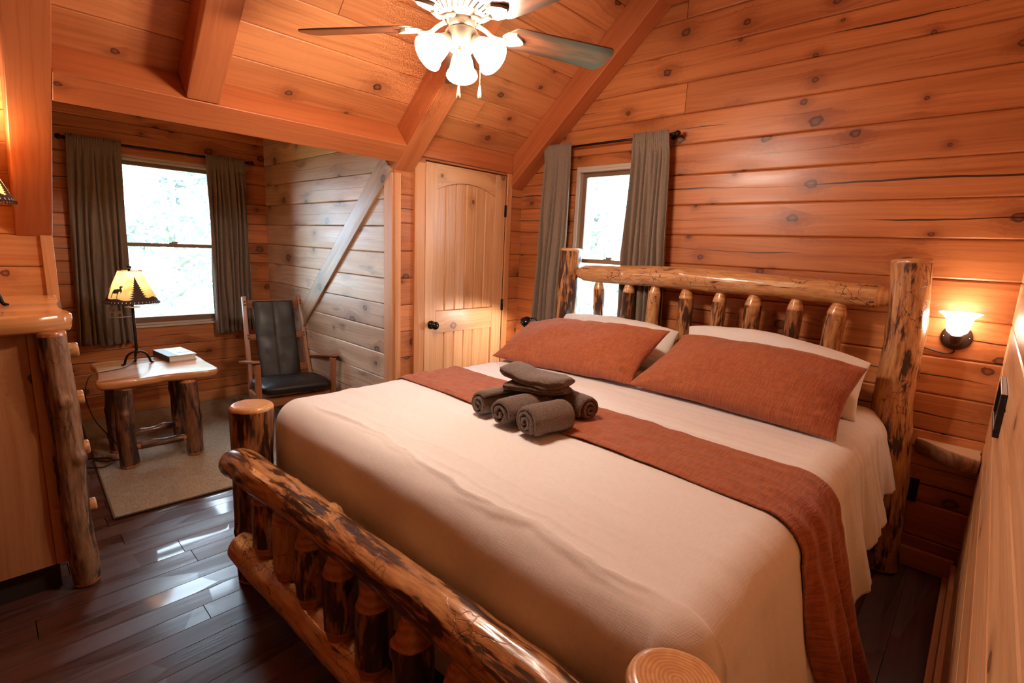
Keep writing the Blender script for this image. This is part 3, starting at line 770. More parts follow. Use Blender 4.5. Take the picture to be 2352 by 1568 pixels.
# ------------------------------------------------------------------ duvet and runner share one draped form
XC, AH, RR, BF, ZT = -1.240, .870, .115, .920, .795
def drape(a, b, off=0., extra=0.):
    da = max(0., abs(a) - AH); db = max(0., BF - b); d = (da ** 3.4 + db ** 3.4) ** (1 / 3.4)
    sg = 1 if a >= 0 else -1
    bx = XC + max(-AH, min(AH, a)); by = max(BF, b)
    head = b > 2.2
    crown = .012 * cos(a / AH * 1.2) + .010 * noise.noise(V((a * 1.3, b * 1.6, 3))) - .025 * max(0, (1.3 - by)) / .3 * 0
    wr = .0045 * noise.noise(V((a * 2.2 + 3, b * 9, 1))) + .0030 * noise.noise(V((a * 5, b * 22, 4)))
    for (b0, amp, wd, s0, s1) in ((.915, .009, .0085, -.78, .9), (1.02, .003, .006, -.6, .8), (.965, .004, .006, -.15, .75), (1.15, .002, .007, 0., .8), (.865, .007, .007, .2, .85), (.885, .005, .006, -.5, .1)):
        if s0 < a < s1:
            q = (b - b0 - .06 * noise.noise(V((a * 1.6, b0 * 9, 0))) - .016 * noise.noise(V((a * 9, b0 * 5, 2))) - .006 * noise.noise(V((a * 25, b0 * 5, 2)))) / wd
            wr += amp * exp(-q * q) * min(1, (a - s0) / .2, (s1 - a) / .2)
    ztop = ZT + crown + wr
    if d <= 0: return V((bx, by, ztop + off))
    ux, uy = sg * (da / d) ** 2.4, -(db / d) ** 2.4
    hn = hypot(ux, uy); ux /= hn; uy /= hn
    d2 = d + extra
    q90 = RR * pi / 2
    if d2 < q90:
        an = d2 / RR; h = (RR + off) * sin(an); v = -off + (RR + off) * (1 - cos(an)) ; t = 0
    else:
        t = d2 - q90; h = RR + off; v = RR + t
    side = abs(ux)
    fl = (.26 if sg > 0 else .08) * side ** 2
    h += fl * t - (.0 if sg > 0 else 0)
    qk = (by if side > .9 else (by + bx * .7)) if db <= 0 else (BF - atan2(db, da) * .42 if da > 0 else bx)
    f1 = min(1, max(0, d - .05) / .35)
    env = side * (1.0 if sg > 0 else .6) * (1 + (1.2 * max(0, min(1, (b - 1.95) / .5)) if db <= 0 else .35))
    h += f1 * env * (.011 * sin(qk * 21 + 2.2 * noise.noise(V((qk * 2, 0, 5)))) + .018 * noise.noise(V((qk * 9 + t * .8, t * 1.5, 8))) + .008 * noise.noise(V((qk * 24, t * 2, 2))))
    h += (1 - side) * f1 * .008 * noise.noise(V((bx * 4, t * 5, 6)))
    h += .0045 * noise.noise(V((a * 9, b * 9, 1))) * f1
    return V((bx + ux * h, by + uy * h, ztop * 1.0 - v - (wr * .4 if t > 0 else 0) + (0 if d2 < q90 else 0) + 0))
bm = new(); uvl = bm.loops.layers.uv['UVMap']
na, nb = 250, 380; a0, a1, b0, b1 = -(AH + .50), AH + .575, BF - .62, 2.915
rows = []
for j in range(nb + 1):
    b = b0 + (b1 - b0) * j / nb; row = []
    for i in range(na + 1):
        a = a0 + (a1 - a0) * i / na
        if a > AH:
            hb = max(0, min(1, (b - 1.75) / 1.15)); a = AH + (a - AH) * (1 - .30 * hb * hb * (3 - 2 * hb))
        da = max(0., abs(a) - AH); db = max(0., BF - b); d = hypot(da, db); mx = .575 if a > 0 else .50
        ex = 0
        if da > 0 and db > 0 and d > mx: ex = mx - d          # round the hanging corner
        if a > 0 and da > .45: ex += .018 * noise.noise(V((b * 5, 0, 0))) * (da - .45) / .1
        p = drape(a, b, 0, ex)
        row.append((bm.verts.new(p), (a, b)))
    rows.append(row)
for r0, r1 in zip(rows[:-1], rows[1:]):
    for i in range(na):
        q = (r0[i], r0[i + 1], r1[i + 1], r1[i])
        f = bm.faces.new([x[0] for x in q]); f.smooth = True
        for l, x in zip(f.loops, q): l[uvl].uv = x[1]
o = obj('duvet', bm, M['duvet']); s = o.modifiers.new('thickness', 'SOLIDIFY'); s.thickness = .006; s.offset = -1
tag(o, 'white linen duvet spread over the whole bed and hanging down its sides', 'duvet')

bm = new(); uvl = bm.loops.layers.uv['UVMap']; rows = []
na, nb = 250, 60
for i in range(na + 1):
    a = -(AH + .32) + (2 * AH + .32 + .80) * i / na; row = []
    t = max(0, a - AH) / .8
    ca = 1.625 + .012 * sin(a * 3) + .012 * noise.noise(V((a * 2, 0, 0))) + .06 * t * t + (-a) * .010
    w0 = .190 + .008 * noise.noise(V((a * 3, 9, 0))) - .03 * t
    for j in range(nb + 1):
        s = j / nb * 2 - 1
        b = ca + w0 * s * (1 + .16 * t * (s > 0)) - .03 * t * (s < 0) * s
        aa = a if a <= AH else AH + (a - AH) * (1 - .10 * (s + 1) / 2)
        p = drape(aa, b, .009)
        q = drape(aa, b + .0, .02)
        nrm = (q - p); nrm = nrm.normalized() if nrm.length > 1e-5 else Z_
        wv = .0035 * sin(s * 11 + a * 3 + 2 * noise.noise(V((a * 2, s * 2, 0)))) * (1 + 2 * min(1, t * 3)) * (.6 + .6 * noise.noise(V((a * 3, s * 2, 4))))
        wv += .030 * t * sin(s * 8.5 + 1.2) + .004 * noise.noise(V((a * 14, s * 5, 1)))
        edge = .004 * (abs(s) > .93)
        side = V((1, 0, 0)) * (.02 * t) if a > 0 else V((0, 0, 0))
        row.append((bm.verts.new(p + (nrm * (wv + .004 - edge) if t <= 0 else V((wv + .004, 0, 0))) + side), (a, b)))
    rows.append(row)
for r0, r1 in zip(rows[:-1], rows[1:]):
    for i in range(nb):
        q = (r0[i], r0[i + 1], r1[i + 1], r1[i])
        f = bm.faces.new([x[0] for x in q]); f.smooth = True
        for l, x in zip(f.loops, q): l[uvl].uv = x[1]
o = obj('bed_runner', bm, M['runner']); s = o.modifiers.new('thickness', 'SOLIDIFY'); s.thickness = .005; s.offset = 0
tag(o, 'crinkled rust-orange cotton throw laid across the foot half of the bed', 'bed throw')

# ------------------------------------------------------------------ pillows
def pillow(name, label, BL, BR, TL, TR, T, seed, mat, pinch=.05, group=None, ear=.0, sag=0.):
    BL, BR, TL, TR = map(V, (BL, BR, TL, TR)); off = V((seed * 3.1, seed * 1.7, 0))
    nrm = (BR - BL).cross(TL - BL).normalized()
    W = (BR - BL).length; H = (TL - BL).length
    bm = new(); uvl = bm.loops.layers.uv['UVMap']; nu, nv = 84, 52; gs = []
    for side in (1, -1):
        g = []
        for j in range(nv + 1):
            row = []
            for i in range(nu + 1):
                u = sin(pi / 2 * (i / nu * 2 - 1)); v = sin(pi / 2 * (j / nv * 2 - 1))
                uu = u * (1 - pinch * (1 - v * v) * abs(u) ** 3); vv = v * (1 - pinch * 1.5 * (1 - u * u) * abs(v) ** 3)
                p = BL.lerp(BR, (uu + 1) / 2).lerp(TL.lerp(TR, (uu + 1) / 2), (vv + 1) / 2)
                th = max(0, (1 - abs(u) ** 2.6) * (1 - abs(v) ** 2.4)) ** .5 * T
                th *= 1 + .12 * noise.noise(off + V((u * 1.5, v * 1.2, side)))
                cr = (abs(u) ** 3 + abs(v) ** 3)
                edge = min(1 - abs(u), 1 - abs(v)) * 6
                th += .010 * min(1, edge) * cr * noise.noise(off + V((u * 6, v * 7, side * 3))) + .004 * min(1, edge) * noise.noise(off + V((u * 11, v * 3, side)))
                p = p + nrm * th * side + nrm * .012 * noise.noise(off + V((u * 2, v * 2, 5))) - Z_ * sag * (1 - u * u) * (v + 1) / 2
                row.append((bm.verts.new(p), (uu * W / 2, vv * H / 2)))
            g.append(row)
        gs.append(g)
    for gi, g in enumerate(gs):
        for r0, r1 in zip(g[:-1], g[1:]):
            for i in range(nu):
                q = [r0[i], r0[i + 1], r1[i + 1], r1[i]]
                if gi: q.reverse()
                f = bm.faces.new([x[0] for x in q]); f.smooth = True
                for l, x in zip(f.loops, q): l[uvl].uv = x[1]
    bmesh.ops.remove_doubles(bm, verts=bm.verts, dist=1e-5)
    o = obj(name, bm, M[mat]); return tag(o, label, 'pillow', group)
pillow('rust_pillow', 'rust-orange crinkled pillow on the door side of the bed', (-2.17, 2.13, .825), (-1.262, 2.24, .830), (-2.225, 2.53, 1.005), (-1.215, 2.53, 1.085), .085, 1, 'rust', group='rust pillows', sag=-.015)
pillow('rust_pillow', 'rust-orange crinkled pillow on the wall-lamp side of the bed', (-1.275, 2.24, .826), (-.345, 2.22, .810), (-1.150, 2.56, 1.07), (-.325, 2.53, 1.055), .095, 2, 'rust', group='rust pillows', sag=-.02)
pillow('white_pillow', 'white pillow leaning on the headboard behind the rust pillow near the door', (-2.13, 2.62, .84), (-1.26, 2.62, .84), (-2.16, 2.84, 1.045), (-1.30, 2.82, 1.045), .085, 3, 'sheet', pinch=.03, group='white pillows', sag=-.02)
pillow('white_pillow', 'white pillow leaning on the headboard behind the rust pillow near the wall lamp', (-1.20, 2.62, .84), (-.345, 2.60, .80), (-1.25, 2.84, 1.08), (-.350, 2.78, 1.045), .085, 4, 'sheet', pinch=.03, group='white pillows', sag=-.045)

# ------------------------------------------------------------------ towels
TZ = .812
def roll(label, a, b, R, seed, turns=2.6, start=0., name='rolled_towel', th=.0115):
    a, b = V(a), V(b); x = (b - a).normalized(); y = Z_.cross(x).normalized(); z = x.cross(y); L = (b - a).length
    rnd = random.Random(seed); off = V((rnd.random() * 20, 0, 0)); bm = new()
    n = int(turns * 34); pitch = (R - .010) / turns; nl = 26; outer, inner = [], []
    for i in range(n + 1):
        t = i / n * turns; r = .010 + pitch * t; an = start + 2 * pi * t
        for lst, dr_ in ((outer, 0), (inner, -min(th * 1.0, pitch * .90))):
            row = []
            for k in range(nl + 1):
                s = k / nl; ss = s * L; edge = min(s, 1 - s) * L
                rr = max(.002, r + dr_) * (1 + .05 * noise.noise(off + V((an * .5, ss * 9, 0)))) 
                rr += .0012 * noise.noise(off + V((an * 9, ss * 130, dr_ * 900)))
                if edge < .016 and i > n * .55: rr -= .35 * (.016 - edge)
                sh = .006 * noise.noise(off + V((an * .8, 4, 0))) + (.010 * (turns - t) / turns) * (1 if s < .5 else -1) * (1 - min(1, edge / .05)) * -1
                p = a + x * (ss + sh) + y * cos(an) * rr + z * sin(an) * rr * .96
                row.append(bm.verts.new(p))
            lst.append(row)
    def quads(A_, B_):
        for k in range(nl): f = bm.faces.new((A_[k], B_[k], B_[k + 1], A_[k + 1])); f.smooth = True
    for i in range(n): quads(outer[i], outer[i + 1]); quads(inner[i + 1], inner[i])
    for i in range(n):
        for k in (0, nl): f = bm.faces.new((outer[i][k], outer[i + 1][k], inner[i + 1][k], inner[i][k])); f.smooth = True
    for i in (0, n):
        for k in range(nl): bm.faces.new((outer[i][k], outer[i][k + 1], inner[i][k + 1], inner[i][k]))
    bmesh.ops.recalc_face_normals(bm, faces=bm.faces)
    o = obj(name, bm, M['towel']); return tag(o, label, 'towel', 'brown towels on the bed')
def zt(x, y): return drape(x - XC, y, .012).z
roll('rolled brown towel, leftmost of the three rolls with spiral ends facing the foot', (-1.432, 1.340, TZ + .047), (-1.408, 1.600, TZ + .047), .061, 1, 2.2, 1.0)
roll('rolled brown towel in the middle of the three, under the folded towel', (-1.290, 1.318, TZ + .051), (-1.272, 1.560, TZ + .051), .065, 2, 2.2, 2.0)
roll('rolled brown towel nearest the foot-corner, rightmost of the three spiral ends', (-1.150, 1.312, TZ + .056), (-1.122, 1.500, TZ + .056), .069, 3, 2.9, 4.4)
roll('rolled brown towel lying crosswise at the pillow side of the towel pile', (-1.360, 1.690, TZ + .051), (-1.095, 1.635, TZ + .051), .062, 4, 2.5, .5)
def folded(name, label, c, x, y, w, l, h, seed, bend):
    c, x, y = V(c), V(x).normalized(), V(y).normalized(); z = x.cross(y).normalized()
    off = V((seed * 7., 0, 0)); bm = new(); nx, ny = 34, 20; rings = []
    # closed cross-section of a doubled towel, swept along x
    for i in range(nx + 1):
        s = i / nx * 2 - 1; ring = []
        taper = 1 - .35 * max(0, s - .55) / .45 - .1 * max(0, -s - .8) / .2
        for k in range(40):
            an = 2 * pi * k / 40; cx, cz = cos(an), sin(an)
            px = math.copysign(abs(cx) ** .5, cx) * w / 2 * taper; pz = math.copysign(abs(cz) ** .7, cz) * h / 2
            if cx < 0: pz *= 1 + .12 * cz
            crease = .010 * exp(-((an - pi) / .18) ** 2)
            if abs(an - pi) < .5: px += crease
            n_ = .006 * noise.noise(off + V((s * 3, px * 14, pz * 20))) + .0015 * noise.noise(off + V((s * 60, px * 160, pz * 160)))
            e = 1 - max(0, abs(s) - .9) / .1 * .45
            p = c + x * (s * l / 2) + y * (px + n_) + z * (pz * e + n_ + bend(s) + .006 * noise.noise(off + V((s * 2, px * 8, 0))))
            ring.append(bm.verts.new(p))
        rings.append(ring)
    for A_, B_ in zip(rings[:-1], rings[1:]):
        for k in range(40): f = bm.faces.new((A_[k], A_[(k + 1) % 40], B_[(k + 1) % 40], B_[k])); f.smooth = True
    for r_ in (rings[0], rings[-1]): bm.faces.new(r_)
    bmesh.ops.recalc_face_normals(bm, faces=bm.faces)
    return tag(obj(name, bm, M['towel']), label, 'towel', 'brown towels on the bed')
folded('hand_towel', 'small brown folded cloth directly on the rolls, beneath the topmost towel', (-1.290, 1.540, TZ + .122), (.9, .30, 0), (-.3, .9, 0), .17, .26, .030, 1, lambda s: -.004 * s * s)
folded('hand_towel', 'folded brown hand towel, topmost of the towel pile, one corner pointing out', (-1.300, 1.545, TZ + .156), (.92, .22, -.08), (-.22, .92, 0), .18, .285, .044, 2, lambda s: .020 * s * s - .006)
# ================================================================== LIVE-EDGE SLAB
def slab(bm, outline, z0, z1, seed, ax=0, sub=6, noise_amp=.006, bark=False, M4=None):
    rnd = random.Random(seed); off = V((seed * 3.3, 0, 0)); uvl = bm.loops.layers.uv['UVMap']; lo = bm.loops.layers.uv['loc']
    pts = [V((*p, 0)) for p in outline]; n = len(pts); out = []
    for i in range(n):
        a, b, c, d = pts[i - 1], pts[i], pts[(i + 1) % n], pts[(i + 2) % n]
        for k in range(sub):
            t = k / sub; out.append(.5 * ((2 * b) + (c - a) * t + (2 * a - 5 * b + 4 * c - d) * t * t + (3 * b - a - 3 * c + d) * t ** 3))
    ctr = sum(out, V()) / len(out); m = len(out)
    nr = []
    for i in range(m):
        t = out[(i + 1) % m] - out[i - 1]; q = V((t.y, -t.x, 0)).normalized()
        if q.dot(out[i] - ctr) < 0: q = -q
        nr.append(q)
    levels = ((1.0, -.005), (.93, .0), (.6, .003), (.3, .001), (.12, -.004), (0., -.011))
    rings = []
    for f, ins in levels:
        ring = []
        for i in range(m):
            p = out[i] + nr[i] * (ins + noise_amp * noise.noise(off + V((out[i].x * 14, out[i].y * 14, f * 1.2))) * (0.4 if f > .9 else 1))
            if bark: p += nr[i] * .004 * noise.noise(off + V((i * .9, f * .6, 0)))
            p.z = z0 + (z1 - z0) * f; ring.append(bm.verts.new(M4 @ p if M4 else p))
        rings.append(ring)
    for A_, B_ in zip(rings[:-1], rings[1:]):
        for i in range(m):
            j = (i + 1) % m; f = bm.faces.new((A_[i], A_[j], B_[j], B_[i])); f.smooth = True
            f.material_index = 1 if bark else 0
            for l in f.loops:
                co = l.vert.co
                l[uvl].uv = (co[ax] * .6, co.z * 3 + co[1 - ax] * .2) if not bark else (co.z * 3, co.x + co.y)
    for r_, fl in ((rings[0], 0), (rings[-1], 1)):
        f = bm.faces.new(r_)
        for l in f.loops: co = l.vert.co; l[uvl].uv = (co[ax], co[1 - ax]); l[lo].uv = (.4, .5)
    bmesh.ops.recalc_face_normals(bm, faces=bm.faces)

# ================================================================== SIDE TABLE
TT = .592
st = thing('side_table', 'rustic side table with a live-edge slab top on thick dark log legs', 'table', (-3.98, .71, 0))
so = V((-3.98, .71, 0))
bm = new()
slab(bm, [(.24, -.30), (.262, -.16), (.248, -.03), (.236, .04), (.258, .16), (.272, .28), (.23, .338), (.0, .335), (-.25, .338), (-.365, .31), (-.36, .12), (-.365, -.08), (-.36, -.25), (-.22, -.262), (-.05, -.268), (.10, -.285)],
     TT - .050, TT, 7, ax=1, noise_amp=.009)
obj('table_top', bm, M['slab'], st)
for i, (x, y, r) in enumerate(((-3.79, .525, .050), (-3.76, .885, .050), (-4.12, .515, .045), (-4.155, .895, .048))):
    bm = new(); log(bm, [V((x, y, .0115)) - so, V((x + .006, y - .004, .3)) - so, V((x - .01, y + (.012 if y < .7 else -.012), TT - .055)) - so], r * .95, 140 + i, rough=.09, knots=5, ridge=.10, step=.012)
    obj('leg', bm, [M['logtbl'], M['peeld']], st)
for i, (a, b) in enumerate((((-3.79, .56, .135), (-3.765, .85, .14)), ((-4.00, .56, .15), (-4.02, .86, .16)))):
    bm = new(); log(bm, [V(a) - so, V(b) - so], .022, 150 + i, rough=.08, knots=3, ends=('cone', 'cone'), cone=.03, tip=.6, segs=24)
    obj('stretcher', bm, [M['logtbl'], M['peeld']], st)

# ------------------------------------------------------------------ lamps with cut-out shades
def inpoly(x, y, P):
    c = False; j = len(P) - 1
    for i in range(len(P)):
        xi, yi = P[i]; xj, yj = P[j]
        if (yi > y) != (yj > y) and x < (xj - xi) * (y - yi) / (yj - yi) + xi: c = not c
        j = i
    return c
MOOSE = [(.02, 0), (.06, 0), (.09, .28), (.13, .38), (.30, .36), (.50, .38), (.56, .30), (.57, .0), (.62, .0), (.63, .34), (.70, .48), (.78, .52), (.84, .50), (.86, .42), (.92, .42), (.93, .50), (.98, .52), (1.0, .60), (.92, .70), (.86, .76), (.96, .80), (1.04, .94), (.98, .90), (.94, 1.0), (.90, .88), (.86, 1.04), (.83, .88), (.76, 1.06), (.77, .88), (.70, 1.02), (.70, .84), (.62, .94), (.66, .78), (.74, .74), (.66, .70), (.55, .74), (.40, .68), (.20, .68), (.06, .62), (0, .45), (-.01, .2)]
def fir(cx, z0, z1, w):
    L, R = [], []; n = 11
    for i in range(n):
        t = i / n; z = z0 + (z1 - z0) * t; ww = w * (1 - t) ** .85
        L += [(cx - ww, z), (cx - ww * .55, z + (z1 - z0) / n * .5)]; R += [(cx + ww, z), (cx + ww * .55, z + (z1 - z0) / n * .5)]
    return [(cx - w * .9, z0 - 3)] + L + [(cx, z1)] + R[::-1] + [(cx + w * .9, z0 - 3)]
def table_lamp(label, loc, rz, cord=True):
    t = thing('table_lamp', label, 'lamp', loc, rz, 'lamps with moose and pine parchment shades')
    bm = new()
    bp = [(0, 0, .085)]
    tube(bm, [(0, 0, .082), (0, 0, .09), (0, 0, .655)], .0085, 14); tube(bm, [(0, 0, .078), (0, 0, .096)], .015, 16)
    obj('pole', bm, M['iron'], t, smooth=True)
    for k, an in enumerate((radians(-90), radians(90), radians(180))):
        c, s = cos(an), sin(an)
        pts = [(c * r, s * r, z) for r, z in ((.0, .088), (.028, .084), (.052, .066), (.066, .036), (.074, .010), (.092, .005))]
        bm = new(); p = smoothpath(pts, 6); tube(bm, p, [.0075] * (len(p) - 4) + [.006, .005, .0045, .004], 10); obj('leg', bm, M['iron'], t, smooth=True)
    # shade
    z0, z1, r0, r1 = .425, .635, .150, .062
    nth, nz = 420, 84; bm = new()
    hills = lambda th: 17 + 3.5 * sin(th * .05) + 2.5 * sin(th * .13 + 1)     # percent of height
    polys = []
    for b in (0, 180):
        polys += [fir(b + 8, 12, 84, 25), [(b - 64 + px * 31, 18 + py * 40) for px, py in MOOSE], fir(b + 92, 12, 60, 16)]
    grid = [[bm.verts.new(((r0 + (r1 - r0) * j / nz) * cos(2 * pi * i / nth), (r0 + (r1 - r0) * j / nz) * sin(2 * pi * i / nth), z0 + (z1 - z0) * j / nz)) for i in range(nth)] for j in range(nz + 1)]
    for j in range(nz):
        h = (j + .5) / nz * 100
        for i in range(nth):
            th = 360 * (i + .5) / nth; th = th - 360 if th > 270 else th
            f = bm.faces.new((grid[j][i], grid[j][(i + 1) % nth], grid[j + 1][(i + 1) % nth], grid[j + 1][i])); f.smooth = True
            dk = h < hills(th)
            if not dk and h < 85:
                dk = any(inpoly(th, h, P) or inpoly(th - 360, h, P) or inpoly(th + 360, h, P) for P in polys)
            if 3.2 < h < 7.2 and (i % 10) in (4, 5): dk = None
            f.material_index = 1 if dk else 0
            if dk is None: f.material_index = 2
    sh = obj('lamp_shade', bm, [M['shade'], M['sil'], M['paper']], t)
    for r_, z_, n_ in ((r0 + .001, z0, 58), (r1 + .001, z1, 26)):
        bm = new(); tube(bm, [((r_ + .0035 * cos(k * pi / 4)) * cos(2 * pi * k / (n_ * 8)), (r_ + .0035 * cos(k * pi / 4)) * sin(2 * pi * k / (n_ * 8)), z_ + .0055 * sin(k * pi / 4)) for k in range(n_ * 8)], .0014, 5, closed=True)
        obj('lacing', bm, M['lace'], sh)
    bm = new()
    for a in range(3): tube(bm, [(0, 0, z1 + .004), (cos(a * 2.094) * r1, sin(a * 2.094) * r1, z1 - .004)], .0014, 6)
    obj('shade_ring', bm, M['brass'], t)
    bm = new(); lathe(bm, [(.0001, z1), (.008, z1 + .002), (.006, z1 + .010), (.013, z1 + .018), (.012, z1 + .030), (.0001, z1 + .034)], 16); obj('finial', bm, M['iron'], t, smooth=True)
    bm = new(); lathe(bm, [(.012, .47), (.014, .50), (.030, .535), (.030, .56), (.018, .585), (.0001, .59)], 20, capa=True); obj('bulb', bm, M['bulb'], t, smooth=True)
    # little metal moose on a bracket and a disc on the pole
    bm = new(); mo = [(-.125 + (1 - px) * .068 - .0, .330 + py * .062) for px, py in MOOSE]
    for sx in (-.0012, .0012):
        fv = [bm.verts.new((sx, y, z)) for y, z in mo]; f = bm.faces.new(fv)
        if sx < 0: first = fv
        else:
            for i in range(len(fv)): bm.faces.new((first[i], first[(i + 1) % len(fv)], fv[(i + 1) % len(fv)], fv[i]))
    bmesh.ops.triangulate(bm, faces=[f for f in bm.faces if len(f.verts) > 4]); bmesh.ops.recalc_face_normals(bm, faces=bm.faces)
    obj('moose_ornament', bm, M['pewter'], t)
    bm = new(); tube(bm, [(0, -.13, .328), (0, 0, .328)], .003, 8); lathe(bm, [(.0001, .392), (.045, .392), (.045, .395), (.0001, .395)], 24); obj('bracket', bm, M['pewter'], t)
    lt = bpy.data.lights.new('lamp_light', 'POINT'); lt.energy = LAMP_W; lt.color = (1., .66, .34); lt.shadow_soft_size = .03
    lo_ = bpy.data.objects.new('lamp_light', lt); COL.objects.link(lo_); lo_.parent = t; lo_.location = (0, 0, .615)
    return t, lt
tl, _ = table_lamp('black iron lamp with a glowing moose and pine shade on the side table', (-4.15, .675, TT), 0)
bm = new(); L0 = V((-4.15, .675, TT))
cp = smoothpath([(0, 0, .075), (.01, -.03, .016), (.10, -.10, .007), (.16, -.19, .010), (.20, -.250, .012), (.225, -.292, -.01), (.245, -.315, -.12), (.26, -.28, -.28), (.27, -.19, -.45), (.26, -.16, -.545), (.20, -.24, -.574), (.13, -.30, -.576), (.22, -.35, -.575), (.28, -.26, -.573), (.16, -.22, -.571), (.02, -.38, -.578), (-.2, -.52, -.585)], 8)
tube(bm, cp, .0032, 7); o = obj('power_cord', bm, M['black'], tl, smooth=True)
tl2, l2 = table_lamp('matching parchment-shaded lamp on the dresser, mostly out of the picture at the left', (-3.0, -.022, 1.157), radians(-20))
l2.energy = DESK_W

# book
bk = thing('book', 'hardcover book with a pale cover and dark spine lying on the side table', 'book', (-4.245, .915, TT), radians(6))
bm = new(); box(bm, (0, 0, .021), (.285, .165, .034)); obj('pages', bm, M['paper'], bk)
bm = new(); box(bm, (0, -.001, .0405), (.30, .178, .005)); box(bm, (0, -.001, .0025), (.30, .178, .005)); obj('book_cover', bm, M['cover'], bk, bevel=.001)
bm = new(); box(bm, (0, -.0895, .0215), (.30, .006, .043)); box(bm, (.0, -.06, .0433), (.30, .06, .0006)); box(bm, (.06, .035, .0433), (.018, .085, .0006)); obj('spine', bm, M['dark'], bk)

# ================================================================== ROCKING CHAIR
ch = thing('rocking_chair', 'wooden rocking chair with black leather back sling and seat cushion', 'rocking chair', (-3.93, 1.60, .012), radians(-9))
def cbar(name, a, b, w, h, up=(0, 0, 1), mat='oak', bev=.004):
    bm = new(); bar(bm, a, b, w, h, up, seed=int(a[0] * 99 + a[2] * 77 + a[1] * 31)); return obj(name, bm, M[mat], ch, bevel=bev)
for s in (-1, 1):
    y = s * .262
    rk = [(-.62 + i * .095, y, .030 + .62 * (1 - cos((-.62 + i * .095 + .05) * .75))) for i in range(12)]
    rk = [(x, yy, .022 + .25 * (x + .05) ** 2) for x, yy, z in [(-.62 + i * .095, y, 0) for i in range(12)]]
    bm = new()
    for a, b in zip(rk[:-1], rk[1:]): bar(bm, a, b, .030, .044)
    obj('rocker', bm, M['oak'], ch)
    cbar('back_post', (-.17, s * .238, .06), (-.475, s * .213, .985), .030, .058, (1, 0, .3))
    cbar('front_post', (.235, y, .05), (.262, y + s * .006, .575), .036, .050, (1, 0, 0))
    bm = new(); bar(bm, (-.40, s * .262, .455), (.29, s * .282, .598), .052, .020); obj('arm', bm, M['oak'], ch, bevel=.005)
    cbar('side_rail', (-.20, s * .245, .24), (.235, y, .30), .024, .06)
def bp(z, off=0.): # point on the back plane
    t = (z - .06) / .925; return V((-.17 - .305 * t + off, 0, z))
for z, h, nm in ((.925, .062, 'top_rail'), (.66, .05, 'middle_rail'), (.40, .055, 'lower_rail')):
    p = bp(z); cbar(nm, (p.x, -.222, z), (p.x, .222, z), .022, h, (0, 0, 1))
cbar('front_rail', (.235, -.25, .275), (.235, .25, .275), .026, .07)
for s in (-1, 1):
    for z in (.915, .94, .652, .675):
        bm = new(); p = bp(z, .0); q = V((p.x, s * .215 + s * .0, z)); box(bm, q + V((.032, 0, .008)), (.004, .011, .011))
        obj('peg', bm, M['slot'], ch)
# sling back
bm = new(); uvl = bm.loops.layers.uv['UVMap']; rows = []
for j in range(41):
    z = .345 + .605 * j / 40; row = []
    p = bp(z, .028)
    for i in range(31):
        s = i / 30 * 2 - 1; y = s * .158
        d = .010 * (1 - abs(s) ** 6) - .004 * exp(-(s / .05) ** 2) - .003 * exp(-((z - .66) / .012) ** 2) + .006 * noise.noise(V((y * 6, z * 5, 3)))
        row.append(bm.verts.new((p.x + d * .95, y, z + d * .3)))
    rows.append(row)
for r0, r1 in zip(rows[:-1], rows[1:]):
    for i in range(30): f = bm.faces.new((r0[i], r0[i + 1], r1[i + 1], r1[i])); f.smooth = True
o = obj('back_sling', bm, M['leather'], ch); s = o.modifiers.new('t', 'SOLIDIFY'); s.thickness = .022; s.offset = -1
b_ = o.modifiers.new('b', 'BEVEL'); b_.width = .008; b_.segments = 3; b_.angle_limit = radians(50)
# cushion
bm = new()
def sup(v, p): return math.copysign(abs(v) ** p, v)
rings = []
for j in range(21):
    ph = -pi / 2 + pi * j / 20; ring = []
    for i in range(64):
        th = 2 * pi * i / 64
        x = sup(cos(th), .35) * sup(cos(ph), .45) * .270; y = sup(sin(th), .25) * sup(cos(ph), .45) * .252
        z = sup(sin(ph), .8) * .048
        z += .012 * (1 - (x / .262) ** 2) * (z > 0)
        ring.append(bm.verts.new((x + .05, y, z + .350 + (x * .10))))
    rings.append(ring)
for A_, B_ in zip(rings[:-1], rings[1:]):
    for i in range(64): f = bm.faces.new((A_[i], A_[(i + 1) % 64], B_[(i + 1) % 64], B_[i])); f.smooth = True
bmesh.ops.remove_doubles(bm, verts=bm.verts, dist=1e-5); bmesh.ops.recalc_face_normals(bm, faces=bm.faces)
obj('seat_cushion', bm, M['leather'], ch)

# rug
bm = new(); box(bm, (0, 0, .005), (1.87, 2.05, .010), seed=4)
o = obj('rug', bm, M['rug'], bevel=.003); o.location = (-4.02, 1.405, .001); o.rotation_euler = (0, 0, radians(-2.0))
for f in o.data.polygons:
    for li in f.loop_indices:
        co = o.data.vertices[o.data.loops[li].vertex_index].co; o.data.uv_layers['UVMap'].data[li].uv = (co.x, co.y)
tag(o, 'plain beige woven rug under the side table and rocking chair', 'rug')
bm = new()
for a, b in (((-.935, -1.025), (.935, -1.025)), ((.935, -1.025), (.935, 1.025)), ((.935, 1.025), (-.935, 1.025)), ((-.935, 1.025), (-.935, -1.025))):
    tube(bm, [(*a, .006), (*b, .006)], .0062, 8)
ob = obj('binding', bm, plain('rug_binding', (.15, .095, .06), .9), o)

